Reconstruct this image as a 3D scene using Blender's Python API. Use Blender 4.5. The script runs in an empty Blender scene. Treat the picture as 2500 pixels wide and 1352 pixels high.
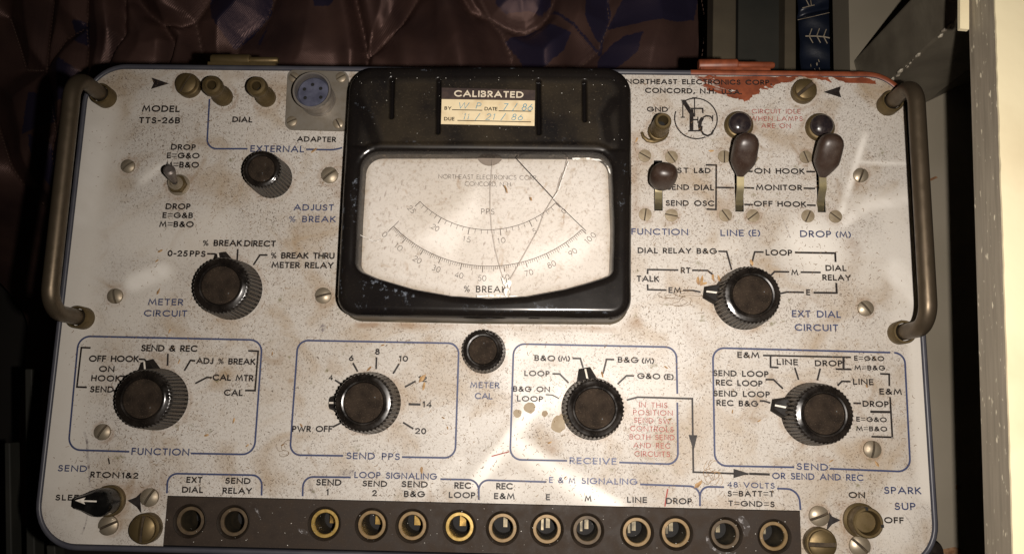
import bpy, math, random
import numpy as np
from mathutils import Vector, Matrix
random.seed(7); RNG = np.random.default_rng(7)
sc = bpy.context.scene; C = bpy.context.collection
MM = 0.001
# ------------------------------------------------------------------ camera, light, exposure
F = 1954.0; D = 0.260                       # focal length in photo pixels, height of the lens over the panel (m)
def _setup(xn, yn, roll):
    n = np.array([xn, yn, F]); n /= np.linalg.norm(n)
    y = np.array([0, -1., 0]); y -= y.dot(n)*n; y /= np.linalg.norm(y)
    x = np.cross(y, -n); c, s = math.cos(roll), math.sin(roll)
    return np.array([c*x+s*y, -s*x+c*y, -n])
R = _setup(40.57, 327.04, -0.017224)
cd = bpy.data.cameras.new('camera'); cam = bpy.data.objects.new('camera', cd); C.objects.link(cam)
cd.sensor_width = 36; cd.lens = F/2500*36; cd.clip_start = 0.01; cd.clip_end = 20
cam.matrix_world = Matrix(((R[0][0], -R[0][1], -R[0][2], 0), (R[1][0], -R[1][1], -R[1][2], 0), (R[2][0], -R[2][1], -R[2][2], D), (0, 0, 0, 1)))
cd.dof.use_dof = False
sc.camera = cam
w = bpy.data.worlds.new('World'); sc.world = w; w.use_nodes = True
w.node_tree.nodes['Background'].inputs[0].default_value = (1, .85, .7, 1)
w.node_tree.nodes['Background'].inputs[1].default_value = 0.003
ld = bpy.data.lights.new('phone_flash', 'AREA'); ld.shape = 'DISK'; ld.size = 0.004; ld.energy = 0.475; ld.color = (1, .915, .83); ld.spread = math.radians(116)
fl = bpy.data.objects.new('phone_flash', ld); C.objects.link(fl); fl.location = (0.019, -0.003, D+0.002)
fl.rotation_euler = (math.radians(5), math.radians(-3), 0)
sc.view_settings.view_transform = 'Standard'; sc.view_settings.look = 'None'; sc.view_settings.gamma = 1; sc.view_settings.exposure = 0

# ------------------------------------------------------------------ helpers
def P(px, py, h=0.0):
    """the point of the plane h mm above the panel that is seen at a place of the photograph"""
    v = R @ np.array([px-1250, py-676, F]); t = (h*MM-D)/v[2]
    return Vector((v[0]*t, v[1]*t, h*MM))
Z = {'a': (2.816, 0, 100), 'b': (2.372, 100, 560), 'c': (3.125, 60, 1080), 'd': (3.289, 800, 130), 'e': (3.289, 800, 440), 'f': (3.219, 680, 780), 'g': (3.219, 1200, 780), 'h': (3.205, 780, 1120),
     'k': (2.939, 1520, 100), 'l': (3.125, 1520, 520), 'm': (3.558, 1680, 820), 'n': (3.049, 1520, 1120), 'p': (1, 0, 0), 'r': (2.7035, 1650, 0), 's': (2.5, 0, 0), 't': (2.778, 900, 0)}
def q(z, x, y):
    s, a, b = Z[z]; return (a+x/s, b+y/s)
WL = {}
def _link(o, name, parent, loc):
    C.objects.link(o); loc = Vector(loc); WL[o] = loc
    if parent is not None: o.parent = parent; o.location = loc-WL[parent]
    else: o.location = loc
    return o
def empty(name, loc, parent=None, **k):
    o = bpy.data.objects.new(name, None); o.empty_display_size = 0.005
    _link(o, name, parent, loc)
    for a, b in k.items(): o[a] = b
    return o
class MB:
    def __init__(s): s.v = []; s.f = []
    def add(s, vs, fs):
        n = len(s.v); s.v += [tuple(v) for v in vs]; s.f += [tuple(i+n for i in f) for f in fs]; return s
    def mesh(s, name, mat, smooth=False, angle=None, mat2=None):
        m = bpy.data.meshes.new(name); m.from_pydata(s.v, [], s.f); m.materials.append(mat)
        if mat2 is not None:
            m.materials.append(mat2)
            for i in s.alt: m.polygons[i].material_index = 1
        if smooth: m.shade_smooth()
        if smooth and angle: m.set_sharp_from_angle(angle=math.radians(angle))
        m.update(); return m
    def build(s, name, mat, parent=None, loc=(0, 0, 0), smooth=False, angle=35, **k):
        loc = Vector(loc)
        if loc.length: s.v = [(a-loc.x, b-loc.y, c-loc.z) for a, b, c in s.v]
        return put(name, s.mesh(name, mat, smooth, angle), parent, loc, **k)
def put(name, mesh, parent=None, loc=(0, 0, 0), rz=0, **k):
    o = bpy.data.objects.new(name, mesh); _link(o, name, parent, loc); o.rotation_euler.z = rz
    for a, b in k.items(): o[a] = b
    return o
def lathe(prof, n=48, cx=0, cy=0, cap0=False, cap1=True, rib=None):
    """prof: [(r, z)] in mm from bottom up; rib(i, j, r) may change the radius"""
    vs = []; fs = []
    for i, (r, z) in enumerate(prof):
        for j in range(n):
            a = 2*math.pi*j/n; rr = rib(i, j, r) if rib else r
            vs.append((cx+rr*MM*math.cos(a), cy+rr*MM*math.sin(a), z*MM))
    for i in range(len(prof)-1):
        for j in range(n):
            k = (j+1) % n; fs.append((i*n+j, i*n+k, (i+1)*n+k, (i+1)*n+j))
    if cap0: fs.append(tuple(range(n-1, -1, -1)))
    if cap1: fs.append(tuple((len(prof)-1)*n+j for j in range(n)))
    return vs, fs
def box(x0, x1, y0, y1, z0, z1):
    v = [(x, y, z) for z in (z0, z1) for y in (y0, y1) for x in (x0, x1)]
    return v, [(0, 2, 3, 1), (4, 5, 7, 6), (0, 1, 5, 4), (2, 6, 7, 3), (0, 4, 6, 2), (1, 3, 7, 5)]
def prism(pts0, pts1):
    n = len(pts0); vs = list(pts0)+list(pts1)
    return vs, [tuple(range(n-1, -1, -1)), tuple(range(n, 2*n))]+[(i, (i+1) % n, (i+1) % n+n, i+n) for i in range(n)]
def tube(path, r, n=16, caps=True):
    path = [Vector(p) for p in path]; vs = []; fs = []; prev = None
    for i, p in enumerate(path):
        t = (path[min(i+1, len(path)-1)]-path[max(i-1, 0)]).normalized()
        if prev is None:
            u = t.orthogonal().normalized()
        else:
            u = (prev-t*prev.dot(t)).normalized()
        prev = u; v = t.cross(u); rr = r[i] if isinstance(r, (list, tuple)) else r
        for j in range(n):
            a = 2*math.pi*j/n; vs.append(p+(u*math.cos(a)+v*math.sin(a))*rr)
    for i in range(len(path)-1):
        for j in range(n):
            k = (j+1) % n; fs.append((i*n+j, i*n+k, (i+1)*n+k, (i+1)*n+j))
    if caps: fs.append(tuple(range(n-1, -1, -1))); fs.append(tuple((len(path)-1)*n+j for j in range(n)))
    return vs, fs
def ribbon(pts, wd, z, closed=False):
    """flat stroke of even width with mitred corners; pts are 2D (m)"""
    p = [np.array(a[:2], float) for a in pts]; r = [p[0]]
    for a in p[1:]:
        if np.linalg.norm(a-r[-1]) > 1e-6: r.append(a)
    p = r
    if closed and np.linalg.norm(p[0]-p[-1]) < 1e-6: p = p[:-1]
    n = len(p)
    if n < 2: return [], []
    L = []; Rr = []
    for i in range(n):
        a = p[(i-1) % n] if (closed or i > 0) else None; b = p[(i+1) % n] if (closed or i < n-1) else None
        d0 = (p[i]-a)/np.linalg.norm(p[i]-a) if a is not None else None
        d1 = (b-p[i])/np.linalg.norm(b-p[i]) if b is not None else None
        if d0 is None: d0 = d1
        if d1 is None: d1 = d0
        n0 = np.array([-d0[1], d0[0]]); n1 = np.array([-d1[1], d1[0]]); m = n0+n1; l = np.linalg.norm(m)
        if l < .35: m = n0; k = 1
        else:
            m = m/l; k = min(1/max(m.dot(n0), .4), 1.9)
        L.append(p[i]+m*k*wd/2); Rr.append(p[i]-m*k*wd/2)
    vs = [(a[0], a[1], z) for a in L]+[(a[0], a[1], z) for a in Rr]; fs = []
    for i in range(n if closed else n-1):
        j = (i+1) % n; fs.append((i+n, j+n, j, i))
    return vs, fs
# ------------------------------------------------------------------ materials
def mat(name, col, rough=.5, metal=0, spec=.5, var=None, bump=None, coat=0):
    """plain procedural material: base colour broken by noise. var = (colour2, scale, low, high); bump = (scale, strength, distance)"""
    m = bpy.data.materials.new(name); m.use_nodes = True; nt = m.node_tree; b = nt.nodes['Principled BSDF']
    b.inputs['Base Color'].default_value = (*col, 1); b.inputs['Roughness'].default_value = rough; b.inputs['Metallic'].default_value = metal
    b.inputs['Specular IOR Level'].default_value = spec; b.inputs['Coat Weight'].default_value = coat; b.inputs['Coat Roughness'].default_value = .15
    N = NT(nt)
    if var:
        c2, s, lo, hi = var[:4]; f = N.ramp(N.noise(s, 4), lo, hi); nt.links.new(N.mix(f, col, c2), b.inputs['Base Color'])
        if len(var) > 4: nt.links.new(N.mapr(f, rough, var[4]), b.inputs['Roughness'])
    if bump: N.bump(b, N.noise(bump[0], 5), bump[1], bump[2])
    return m
class NT:
    def __init__(s, nt): s.t = nt; s.co = nt.nodes.new('ShaderNodeTexCoord').outputs['Object']
    def n(s, k): return s.t.nodes.new(k)
    def l(s, a, b): s.t.links.new(a, b)
    def vec(s, sx, sy, sz, rz=0):
        src = s.co
        if rz:
            r_ = s.n('ShaderNodeMapping'); s.l(src, r_.inputs[0]); r_.inputs['Rotation'].default_value = (0, 0, rz); src = r_.outputs[0]
        m = s.n('ShaderNodeMapping'); s.l(src, m.inputs[0]); m.inputs['Scale'].default_value = (sx, sy, sz); return m.outputs[0]
    def noise(s, sc_, det=3, vec=None, dist=0, rough=.5):
        x = s.n('ShaderNodeTexNoise'); x.inputs['Scale'].default_value = sc_; x.inputs['Detail'].default_value = det; x.inputs['Distortion'].default_value = dist
        x.inputs['Roughness'].default_value = rough; s.l(vec if vec is not None else s.co, x.inputs['Vector']); return x.outputs[0]
    def ramp(s, v, lo, hi): return s.mapr(v, 0, 1, lo, hi)
    def mapr(s, v, a, b, lo=0, hi=1):
        x = s.n('ShaderNodeMapRange'); s.l(v, x.inputs['Value'])
        for k, y in (('From Min', lo), ('From Max', hi), ('To Min', a), ('To Max', b)): x.inputs[k].default_value = y
        return x.outputs[0]
    def math(s, op, a, b):
        x = s.n('ShaderNodeMath'); x.operation = op; x.use_clamp = op in ('MULTIPLY', 'ADD', 'SUBTRACT')
        for i, y in enumerate((a, b)):
            if isinstance(y, (int, float)): x.inputs[i].default_value = y
            else: s.l(y, x.inputs[i])
        return x.outputs[0]
    def mix(s, f, a, b):
        x = s.n('ShaderNodeMix'); x.data_type = 'RGBA'; s.l(f, x.inputs[0]) if not isinstance(f, float) else None
        for i, y in ((6, a), (7, b)):
            if isinstance(y, tuple): x.inputs[i].default_value = (*y[:3], 1)
            else: s.l(y, x.inputs[i])
        return x.outputs[2]
    def attr(s, name): x = s.n('ShaderNodeAttribute'); x.attribute_name = name; return x.outputs['Fac']
    def attrc(s, name): x = s.n('ShaderNodeAttribute'); x.attribute_name = name; return x.outputs['Color']
    def bump(s, b, v, st, di):
        x = s.n('ShaderNodeBump'); x.inputs['Strength'].default_value = st; x.inputs['Distance'].default_value = di*MM; s.l(v, x.inputs['Height']); s.l(x.outputs[0], b.inputs['Normal'])
def new(name):
    m = bpy.data.materials.new(name); m.use_nodes = True; return m, NT(m.node_tree), m.node_tree.nodes['Principled BSDF']

def panel_material():
    m, N, b = new('speckled_panel_paint')
    clean = N.attr('clean'); dirt = N.attr('dirt')
    big = N.noise(14, 4); base = N.mix(N.ramp(big, .35, .68), (.525, .495, .455), (.43, .395, .35))
    base = N.mix(N.math('MULTIPLY', N.ramp(N.noise(60, 5, dist=.6), .50, .75), N.mapr(clean, 1, .2)), base, (.33, .25, .165))
    base = N.mix(N.math('MULTIPLY', N.ramp(N.noise(22, 6, dist=1.5, rough=.65), .55, .75), .5), base, (.36, .28, .19))
    fine = N.ramp(N.noise(1500, 4, rough=.7), .52, .74)             # fine peppering
    base = N.mix(N.math('MULTIPLY', fine, N.mapr(clean, .62, .10)), base, (.17, .115, .07))
    keep = N.mapr(clean, 1, .25)
    for rz, sx, sy, th in ((.3, 2900, 900, .63), (1.9, 2800, 900, .635), (1.1, 2600, 850, .64), (2.6, 2700, 950, .625)):   # little strokes lying every way
        f = N.ramp(N.noise(1, 2, N.vec(sx, sy, 900, rz), dist=.4), th, th+.05)
        f = N.math('MULTIPLY', f, N.ramp(N.noise(45+rz*20, 3), .36, .62)); f = N.math('MULTIPLY', f, keep)
        base = N.mix(N.math('MULTIPLY', f, .9), base, (.065, .036, .018))
    spots = N.math('MULTIPLY', N.ramp(N.noise(210, 4, rough=.65), .64, .74), keep)
    base = N.mix(N.math('MULTIPLY', spots, .85), base, (.15, .13, .06))
    blot = N.math('MULTIPLY', N.ramp(N.noise(75, 5, dist=1.2), .62, .78), keep)
    base = N.mix(N.math('MULTIPLY', blot, .7), base, (.22, .14, .07))
    base = N.mix(N.math('MULTIPLY', N.math('MULTIPLY', dirt, N.ramp(N.noise(160, 5), .3, .65)), .85), base, (.22, .13, .065))
    base = N.mix(N.math('MULTIPLY', clean, .85), base, (.60, .565, .51))
    base = N.mix(N.math('MULTIPLY', N.attr('wipe_sheen'), N.ramp(N.noise(1, 4, N.vec(120, 30, 50, -.9)), .25, .55)), base, (.80, .77, .72))  # wiped streaks, with the sheen along them painted as pale colour
    N.l(base, b.inputs['Base Color'])
    r = N.mapr(N.noise(35, 4), .36, .62, .3, .7)
    N.l(r, b.inputs['Roughness']); b.inputs['Specular IOR Level'].default_value = .45
    N.bump(b, N.noise(700, 4), .12, .05)
    return m
def ink(name, col, wear):
    """printed ink, chipped here and there so that the paint shows"""
    m, N, b = new(name); nt = N.t
    b.inputs['Base Color'].default_value = (*col, 1); b.inputs['Roughness'].default_value = .5; b.inputs['Specular IOR Level'].default_value = .3
    N.l(N.mix(N.ramp(N.noise(500, 3), .35, .8), col, tuple(c*.9+.022 for c in col)), b.inputs['Base Color'])
    a = N.math('MAXIMUM', N.ramp(N.noise(520, 4, rough=.7), wear, wear+.05), 0)
    N.l(N.math('SUBTRACT', 1, a) if False else N.mapr(a, 1, .12), b.inputs['Alpha'])
    return m
M = {}
M['panel'] = panel_material()
M['black'] = ink('black_print', (.009, .005, .004), .79); M['blue'] = ink('blue_print', (.036, .047, .11), .72); M['red'] = ink('red_print', (.28, .035, .025), .76)
M['worn'] = ink('worn_blue_print', (.08, .095, .18), .57); M['grey'] = ink('dial_print', (.045, .032, .025), .86)
M['scratch'] = ink('grey_pencil', (.20, .17, .17), .40)
M['brass'] = mat('aged_brass', (.15, .107, .047), .40, .65, var=((.12, .085, .04), 420, .35, .7, .62), bump=(900, .15, .05))
M['ring'] = mat('worn_brass_ring', (.15, .10, .042), .5, .3, var=((.22, .14, .06), 700, .35, .72), bump=(1500, .3, .05))
M['ring_dull'] = mat('brown_tarnished_ring', (.10, .068, .035), .6, .2, var=((.06, .04, .022), 500, .35, .65))
M['ring_bright'] = mat('bright_brass_ring', (.30, .20, .05), .42, .45, var=((.45, .30, .10), 900, .4, .75), bump=(1500, .3, .05))
M['nickel'] = mat('dull_nickel', (.34, .29, .215), .36, .55, var=((.25, .20, .14), 500, .38, .7, .55), bump=(800, .12, .05))
M['flat_nickel'] = mat('tarnished_nickel', (.30, .25, .17), .55, .35, var=((.22, .17, .11), 600, .35, .7))
M['handle'] = mat('worn_plated_steel', (.12, .092, .06), .33, .7, var=((.10, .075, .05), 300, .3, .75, .52), bump=(1200, .15, .05))
M['rim'] = mat('blue_grey_enamel', (.052, .052, .066), .4, var=((.07, .07, .08), 160, .35, .7), bump=(700, .15, .05))
M['case'] = mat('case_enamel', (.05, .05, .06), .5, var=((.03, .03, .035), 60, .4, .6))
M['rust_orange'] = mat('orange_brushed_paint', (.24, .062, .025), .45, var=((.12, .03, .013), 260, .35, .7), bump=(600, .3, .1))
M['alu'] = mat('grey_cast_plate', (.24, .215, .18), .5, .5, var=((.20, .17, .13), 400, .4, .75), bump=(900, .2, .05))
M['silver'] = mat('plated_barrel', (.34, .31, .28), .3, .6, var=((.22, .19, .16), 350, .4, .75, .5))
M['insert'] = mat('slate_insert', (.045, .048, .078), .85, var=((.09, .095, .14), 300, .4, .7))
M['dark'] = mat('dark_hollow', (.006, .005, .005), .8, var=((.003, .003, .003), 100, .4, .6))
M['lens'] = mat('dusty_dark_lens', (.018, .014, .016), .14, coat=0, var=((.04, .028, .024), 500, .4, .8, .5))
M['white'] = mat('pointer_white', (.75, .70, .62), .5, var=((.45, .40, .33), 900, .4, .8))
def knob_mat(name, dust, rough, col=(.012, .010, .009)):
    m, N, b = new(name)
    sp = N.ramp(N.noise(2600, 3, rough=.8), .60, .70); ha = N.ramp(N.noise(260, 4), .35, .75)
    c = N.mix(N.math('MULTIPLY', ha, dust*.8), col, (.14, .10, .07)); c = N.mix(N.math('MULTIPLY', sp, dust), c, (.34, .26, .18))
    c = N.mix(N.math('MULTIPLY', N.ramp(N.noise(520, 3, rough=.8), .70, .72), .8*min(1, dust*2)), c, (.30, .35, .38))
    N.l(c, b.inputs['Base Color']); N.l(N.mapr(ha, rough, min(1, rough+.3)), b.inputs['Roughness']); N.bump(b, N.noise(1500, 3), .2 if rough > .2 else .08, .04)
    b.inputs['Specular IOR Level'].default_value = (.06 if rough > .7 else .22 if rough > .4 else .65)
    return m
M['knob'] = knob_mat('black_phenolic', .10, .13, (.006, .005, .0045)); M['rib'] = knob_mat('dusty_rib_lands', .36, .40, (.050, .040, .029)); M['knob_cap'] = knob_mat('dusty_knob_cap', .26, .85, (.017, .0125, .0095)); M['paddle'] = knob_mat('brown_black_lever_knob', .22, .33, (.030, .016, .011))
M['jack_collar'] = knob_mat('dark_jack_collar', .10, .5, (.012, .008, .005)); M['matte_black'] = knob_mat('pointer_black', .08, .5, (.007, .006, .006)); M['gloss_black'] = knob_mat('switch_pointer_black', .02, .12, (.004, .004, .004)); M['slot_grime_shade'] = mat('slot_grime_shade', (.025, .016, .008), .8, var=((.06, .04, .02), 800, .4, .7))  # slot floor: grime, plus painted shade since the slot is too shallow
def bezel_material():
    m, N, b = new('scuffed_black_enamel'); dust = N.attr('dust')
    sp = N.ramp(N.noise(1500, 4, rough=.75), .58, .72); ha = N.ramp(N.noise(45, 5, rough=.6), .34, .7)
    c = N.mix(N.math('MULTIPLY', ha, N.math('MULTIPLY', dust, .85)), (.006, .005, .005), (.040, .030, .018)); c = N.mix(N.math('MULTIPLY', sp, N.mapr(dust, .05, .42)), c, (.13, .10, .062))
    c = N.mix(N.math('MULTIPLY', N.attr('scuff'), N.math('MULTIPLY', N.ramp(N.noise(420, 6, rough=.75), .55, .64), .7)), c, (.20, .225, .27))
    N.l(N.mapr(dust, .38, .08), b.inputs['Specular IOR Level']); N.l(c, b.inputs['Base Color']); N.l(N.math('ADD', N.mapr(dust, .08, .6), N.mapr(N.noise(90, 3), 0, .10)), b.inputs['Roughness']); N.bump(b, N.noise(500, 5), .12, .06)
    return m
M['bezel'] = bezel_material()
def dial_material():
    m, N, b = new('stained_dial_card'); clean = N.attr('clean')
    c = N.mix(N.ramp(N.noise(40, 5), .35, .7), (.585, .55, .51), (.49, .45, .40))
    k = N.mapr(clean, 1, .3)
    c = N.mix(N.math('MULTIPLY', N.math('MULTIPLY', N.ramp(N.noise(700, 4, rough=.7), .54, .68), k), .5), c, (.24, .17, .11))
    c = N.mix(N.math('MULTIPLY', N.math('MULTIPLY', N.ramp(N.noise(1, 3, N.vec(1500, 450, 900, .15)), .64, .70), k), .55), c, (.22, .17, .14))
    c = N.mix(N.math('MULTIPLY', N.math('MULTIPLY', N.ramp(N.noise(170, 4, dist=.8), .62, .72), k), .5), c, (.28, .18, .09))
    c = N.mix(N.math('MULTIPLY', clean, .7), c, (.80, .77, .73)); c = N.mix(N.math('MULTIPLY', N.attr('edge'), N.mapr(N.noise(300, 4), .45, .95, .3, .7)), c, (.26, .20, .13))  # card rim: brown dirt plus the shade of the deep window, painted in
    N.l(c, b.inputs['Base Color']); b.inputs['Roughness'].default_value = .6; return m
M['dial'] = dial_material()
def glass_material():
    m = bpy.data.materials.new('dusty_clear_window'); m.use_nodes = True; nt = m.node_tree; N = NT(nt); b = nt.nodes['Principled BSDF']; out = nt.nodes['Material Output']
    tr = N.n('ShaderNodeBsdfTransparent'); gl = N.n('ShaderNodeBsdfGlossy'); gl.inputs['Roughness'].default_value = .04
    fr = N.n('ShaderNodeFresnel'); fr.inputs[0].default_value = 1.48; x = N.n('ShaderNodeMixShader'); N.l(fr.outputs[0], x.inputs[0]); N.l(tr.outputs[0], x.inputs[1]); N.l(gl.outputs[0], x.inputs[2])
    b.inputs['Base Color'].default_value = (.42, .34, .26, 1); b.inputs['Roughness'].default_value = .9
    y = N.n('ShaderNodeMixShader'); f = N.math('ADD', N.mapr(N.noise(1100, 4, rough=.75), 0, .35, .55, .75), N.mapr(N.noise(30, 4), 0, .08, .4, .7))
    N.l(f, y.inputs[0]); N.l(x.outputs[0], y.inputs[1]); N.l(b.outputs[0], y.inputs[2]); N.l(y.outputs[0], out.inputs[0]); return m
M['glass'] = glass_material()
M['crack'] = mat('crack_edge', (.33, .27, .235), .4, var=((.30, .25, .2), 600, .4, .7))
M['shard'] = mat('splintered_plastic', (.80, .78, .74), .25, var=((.45, .40, .33), 900, .5, .6), bump=(1200, .8, .3))  # splinters of the window, their bright glints painted as white
M['bakelite'] = knob_mat('brown_bakelite', .13, .55, (.026, .018, .013))
M['cream_label'] = mat('cream_sticker_paper', (.74, .62, .40), .6, var=((.60, .47, .28), 300, .45, .75))
M['label_black'] = mat('sticker_black', (.035, .022, .020), .5, var=((.07, .045, .035), 600, .4, .75))
M['handwriting'] = ink('blue_ballpoint', (.10, .27, .36), .60)
M['cream_ink'] = mat('cream_letter', (.70, .62, .48), .5, var=((.5, .42, .3), 900, .5, .8))
M['tallow'] = mat('greasy_residue', (.34, .28, .20), .75, spec=.15, var=((.28, .22, .15), 300, .4, .7))
M['dust'] = mat('dry_plant_dust', (.09, .05, .025), .8, var=((.20, .12, .05), 300, .35, .65))
M['flake'] = mat('pale_flake', (.45, .28, .12), .6, var=((.22, .12, .05), 500, .35, .65))

# ------------------------------------------------------------------ lettering
def arc(cx, cy, rx, ry, a0, a1, n=None):
    n = n or max(4, int(abs(a1-a0)/18)); return [(cx+rx*math.cos(math.radians(a0+(a1-a0)*i/n)), cy+ry*math.sin(math.radians(a0+(a1-a0)*i/n))) for i in range(n+1)]
G = {
 'A': (.86, [[(0, 0), (.43, 1), (.86, 0)], [(.15, .33), (.71, .33)]]), 'B': (.54, [[(0, 0), (0, 1)]+[(.24, 1)]+arc(.26, .765, .22, .235, 90, -90)+[(.0, .53)], [(.26, .53)]+arc(.26, .265, .26, .265, 90, -90)+[(0, 0)]]),
 'C': (.84, [arc(.48, .5, .48, .5, 45, 315)]), 'D': (.76, [[(0, 0), (0, 1), (.26, 1)]+arc(.26, .5, .5, .5, 90, -90)+[(0, 0)]]), 'E': (.46, [[(.46, 1), (0, 1), (0, 0), (.46, 0)], [(0, .53), (.42, .53)]]),
 'F': (.44, [[(.44, 1), (0, 1), (0, 0)], [(0, .53), (.40, .53)]]), 'G': (.94, [arc(.48, .5, .48, .5, 45, 350)+[(.96, .5), (.56, .5)]]), 'H': (.64, [[(0, 0), (0, 1)], [(.64, 0), (.64, 1)], [(0, .53), (.64, .53)]]),
 'I': (.0, [[(0, 0), (0, 1)]]), 'J': (.32, [[(.32, 1), (.32, .2)]+arc(.15, .2, .17, .2, 0, -150)]), 'K': (.6, [[(0, 0), (0, 1)], [(.54, 1), (.03, .45)], [(.16, .6), (.6, 0)]]), 'L': (.42, [[(0, 1), (0, 0), (.42, 0)]]),
 'M': (.94, [[(0, 0), (.14, 1), (.47, .18), (.80, 1), (.94, 0)]]), 'N': (.74, [[(0, 0), (0, 1), (.74, 0), (.74, 1)]]), 'O': (1., [arc(.5, .5, .5, .5, 0, 360, 24)]), 'P': (.48, [[(0, 0), (0, 1), (.22, 1)]+arc(.22, .73, .26, .27, 90, -90)+[(0, .46)]]),
 'Q': (1., [arc(.5, .5, .5, .5, 0, 360, 24), [(.6, .3), (.95, -.05)]]), 'R': (.52, [[(0, 0), (0, 1), (.22, 1)]+arc(.22, .73, .26, .27, 90, -90)+[(0, .46)], [(.2, .44), (.52, 0)]]),
 'S': (.5, [arc(.27, .75, .21, .25, 30, 250)+arc(.24, .26, .26, .27, 70, -150)]), 'T': (.54, [[(0, 1), (.54, 1)], [(.27, .98), (.27, 0)]]), 'U': (.62, [[(0, 1), (0, .31)]+arc(.31, .31, .31, .31, 180, 360)+[(.62, 1)]]),
 'V': (.8, [[(0, 1), (.4, 0), (.8, 1)]]), 'W': (1.2, [[(0, 1), (.31, 0), (.6, .98), (.89, 0), (1.2, 1)]]), 'X': (.66, [[(0, 0), (.64, 1)], [(0, 1), (.66, 0)]]), 'Y': (.7, [[(0, 1), (.35, .46), (.7, 1)], [(.35, .46), (.35, 0)]]),
 '0': (.6, [arc(.3, .5, .3, .5, 0, 360, 20)]), '1': (.18, [[(0, .84), (.16, 1), (.16, 0)]]), '2': (.56, [arc(.27, .72, .27, .28, 170, -38)+[(.0, 0), (.56, 0)]]), '3': (.5, [arc(.25, .76, .22, .24, 150, -80)+arc(.24, .27, .26, .27, 80, -150)]),
 '4': (.58, [[(.44, 0), (.44, 1), (0, .27), (.58, .27)]]), '5': (.54, [[(.5, 1), (.17, 1), (.08, .55)]+arc(.25, .31, .28, .31, 110, -150)]), '6': (.58, [[(.42, 1), (.05, .42)], arc(.29, .29, .29, .29, 0, 360, 18)]),
 '7': (.5, [[(0, 1), (.5, 1), (.14, 0)]]), '8': (.54, [arc(.27, .77, .21, .23, 0, 360, 16), arc(.27, .27, .27, .27, 0, 360, 18)]), '9': (.58, [[(.16, 0), (.53, .58)], arc(.29, .71, .29, .29, 0, 360, 18)]),
 '&': (.72, [[(.72, 0), (.2, .66), (.15, .8), (.2, .94), (.33, 1), (.46, .95), (.5, .82), (.44, .68), (.1, .42), (0, .26), (.05, .08), (.2, 0), (.38, .03), (.56, .18), (.68, .44)]]),
 '=': (.62, [[(0, .80), (.62, .80)], [(0, .28), (.62, .28)]]), '%': (.78, [[(.64, 1), (.16, 0)], arc(.17, .77, .15, .2, 0, 360, 12), arc(.62, .2, .15, .2, 0, 360, 12)]),
 '(': (.2, [arc(.62, .45, .6, .68, 130, 230)]), ')': (.2, [arc(-.42, .45, .6, .68, 50, -50)]), '-': (.3, [[(0, .42), (.3, .42)]]), '.': (.06, [[(0, .06), (.12, .06)]]), ',': (.1, [[(.08, .08), (0, -.16)]]), '/': (.4, [[(0, -.1), (.4, 1.1)]]), ' ': (.34, []),
 'a': (.0, []),
}
def text_mb(s, a, b, cap, wt=.15, z=None, slant=0, mb=None):
    """a, b: world points of the two ends of the baseline; cap = cap height in m"""
    a = Vector(a); b = Vector(b); z = a.z if z is None else z; u = (b-a); Ln = u.length; u.normalize(); v = Vector((-u.y, u.x, 0))
    ws = [G[c][0] for c in s]; n = len(s); tot = sum(ws); ga = (Ln/cap-tot)/max(n-1, 1) if n > 1 else 0; sx = 1.0
    if n > 1 and (ga < .14 or ga > .34):
        ga2 = min(max(ga, .14), .34); sx = Ln/cap/(tot+ga2*(n-1)); ga = ga2
        if sx > 1.25: sx = 1.25; ga = (Ln/cap/sx-tot)/(n-1)
    x = 0; mb = mb or MB(); k = 0
    if n == 1: x = (Ln/cap-tot)/2
    for c, wd in zip(s, ws):
        for st in G[c][1]:
            pts = [a+u*((x+p[0]+slant*p[1])*sx*cap)+v*(p[1]*cap*(1-wt)+cap*wt/2) for p in st]
            closed = (pts[0]-pts[-1]).length < 1e-7 and len(pts) > 4
            if not closed and wt > .12: pts[0] = pts[0]+(pts[0]-pts[1]).normalized()*wt*cap*.42; pts[-1] = pts[-1]+(pts[-1]-pts[-2]).normalized()*wt*cap*.42
            mb.add(*ribbon(pts, wt*cap*(.62 if c in '=%' else 1), z+k*2e-6, closed)); k += 1
        x += wd+ga
    return mb
def legend(zone, s, x0, y0, x1, y1, cap, col='black', wt=.225, h=.06, parent=None, name='printed_legend', slant=0):
    a = P(*q(zone, x0, y0), h); b = P(*q(zone, x1, y1), h); c = P(*q(zone, x0, y0-cap), h)
    return text_mb(s, a, b, (c-a).length, wt, slant=slant).build(name, M[col], parent or front)
def round_path(pts, r, closed=False, n=8):
    p = [Vector((a[0], a[1])) for a in pts]; out = []; m = len(p)
    for i in range(m):
        if not closed and i in (0, m-1): out.append(p[i]); continue
        a = p[(i-1) % m]; b = p[(i+1) % m]; rr = r[i] if isinstance(r, (list, tuple)) else r
        d0 = (a-p[i]); d1 = (b-p[i]); t = min(rr, d0.length*.49 if closed or i > 1 else d0.length, d1.length*.49 if closed or i < m-2 else d1.length)
        s0 = p[i]+d0.normalized()*t; s1 = p[i]+d1.normalized()*t
        for k in range(n+1):
            u = k/n; k0 = (1-u)**2; k1 = 2*u*(1-u); k2 = u*u
            w1 = .72; den = k0+k1*w1+k2; out.append((s0*k0+p[i]*k1*w1+s1*k2)/den)
    return out
_lz = [0]
def line(zone, pts, wpx=4, col='black', h=.045, r=0, parent=None, closed=False, name='printed_line'):
    w_ = [P(*q(zone, *p), h) for p in pts]; wd = wpx*.15*MM; _lz[0] = (_lz[0]+1) % 12
    if r: w_ = round_path(w_, r*.133*MM, closed)
    return MB().add(*ribbon(w_, wd, h*MM+_lz[0]*1e-6, closed)).build(name, M[col], parent or front)
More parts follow.
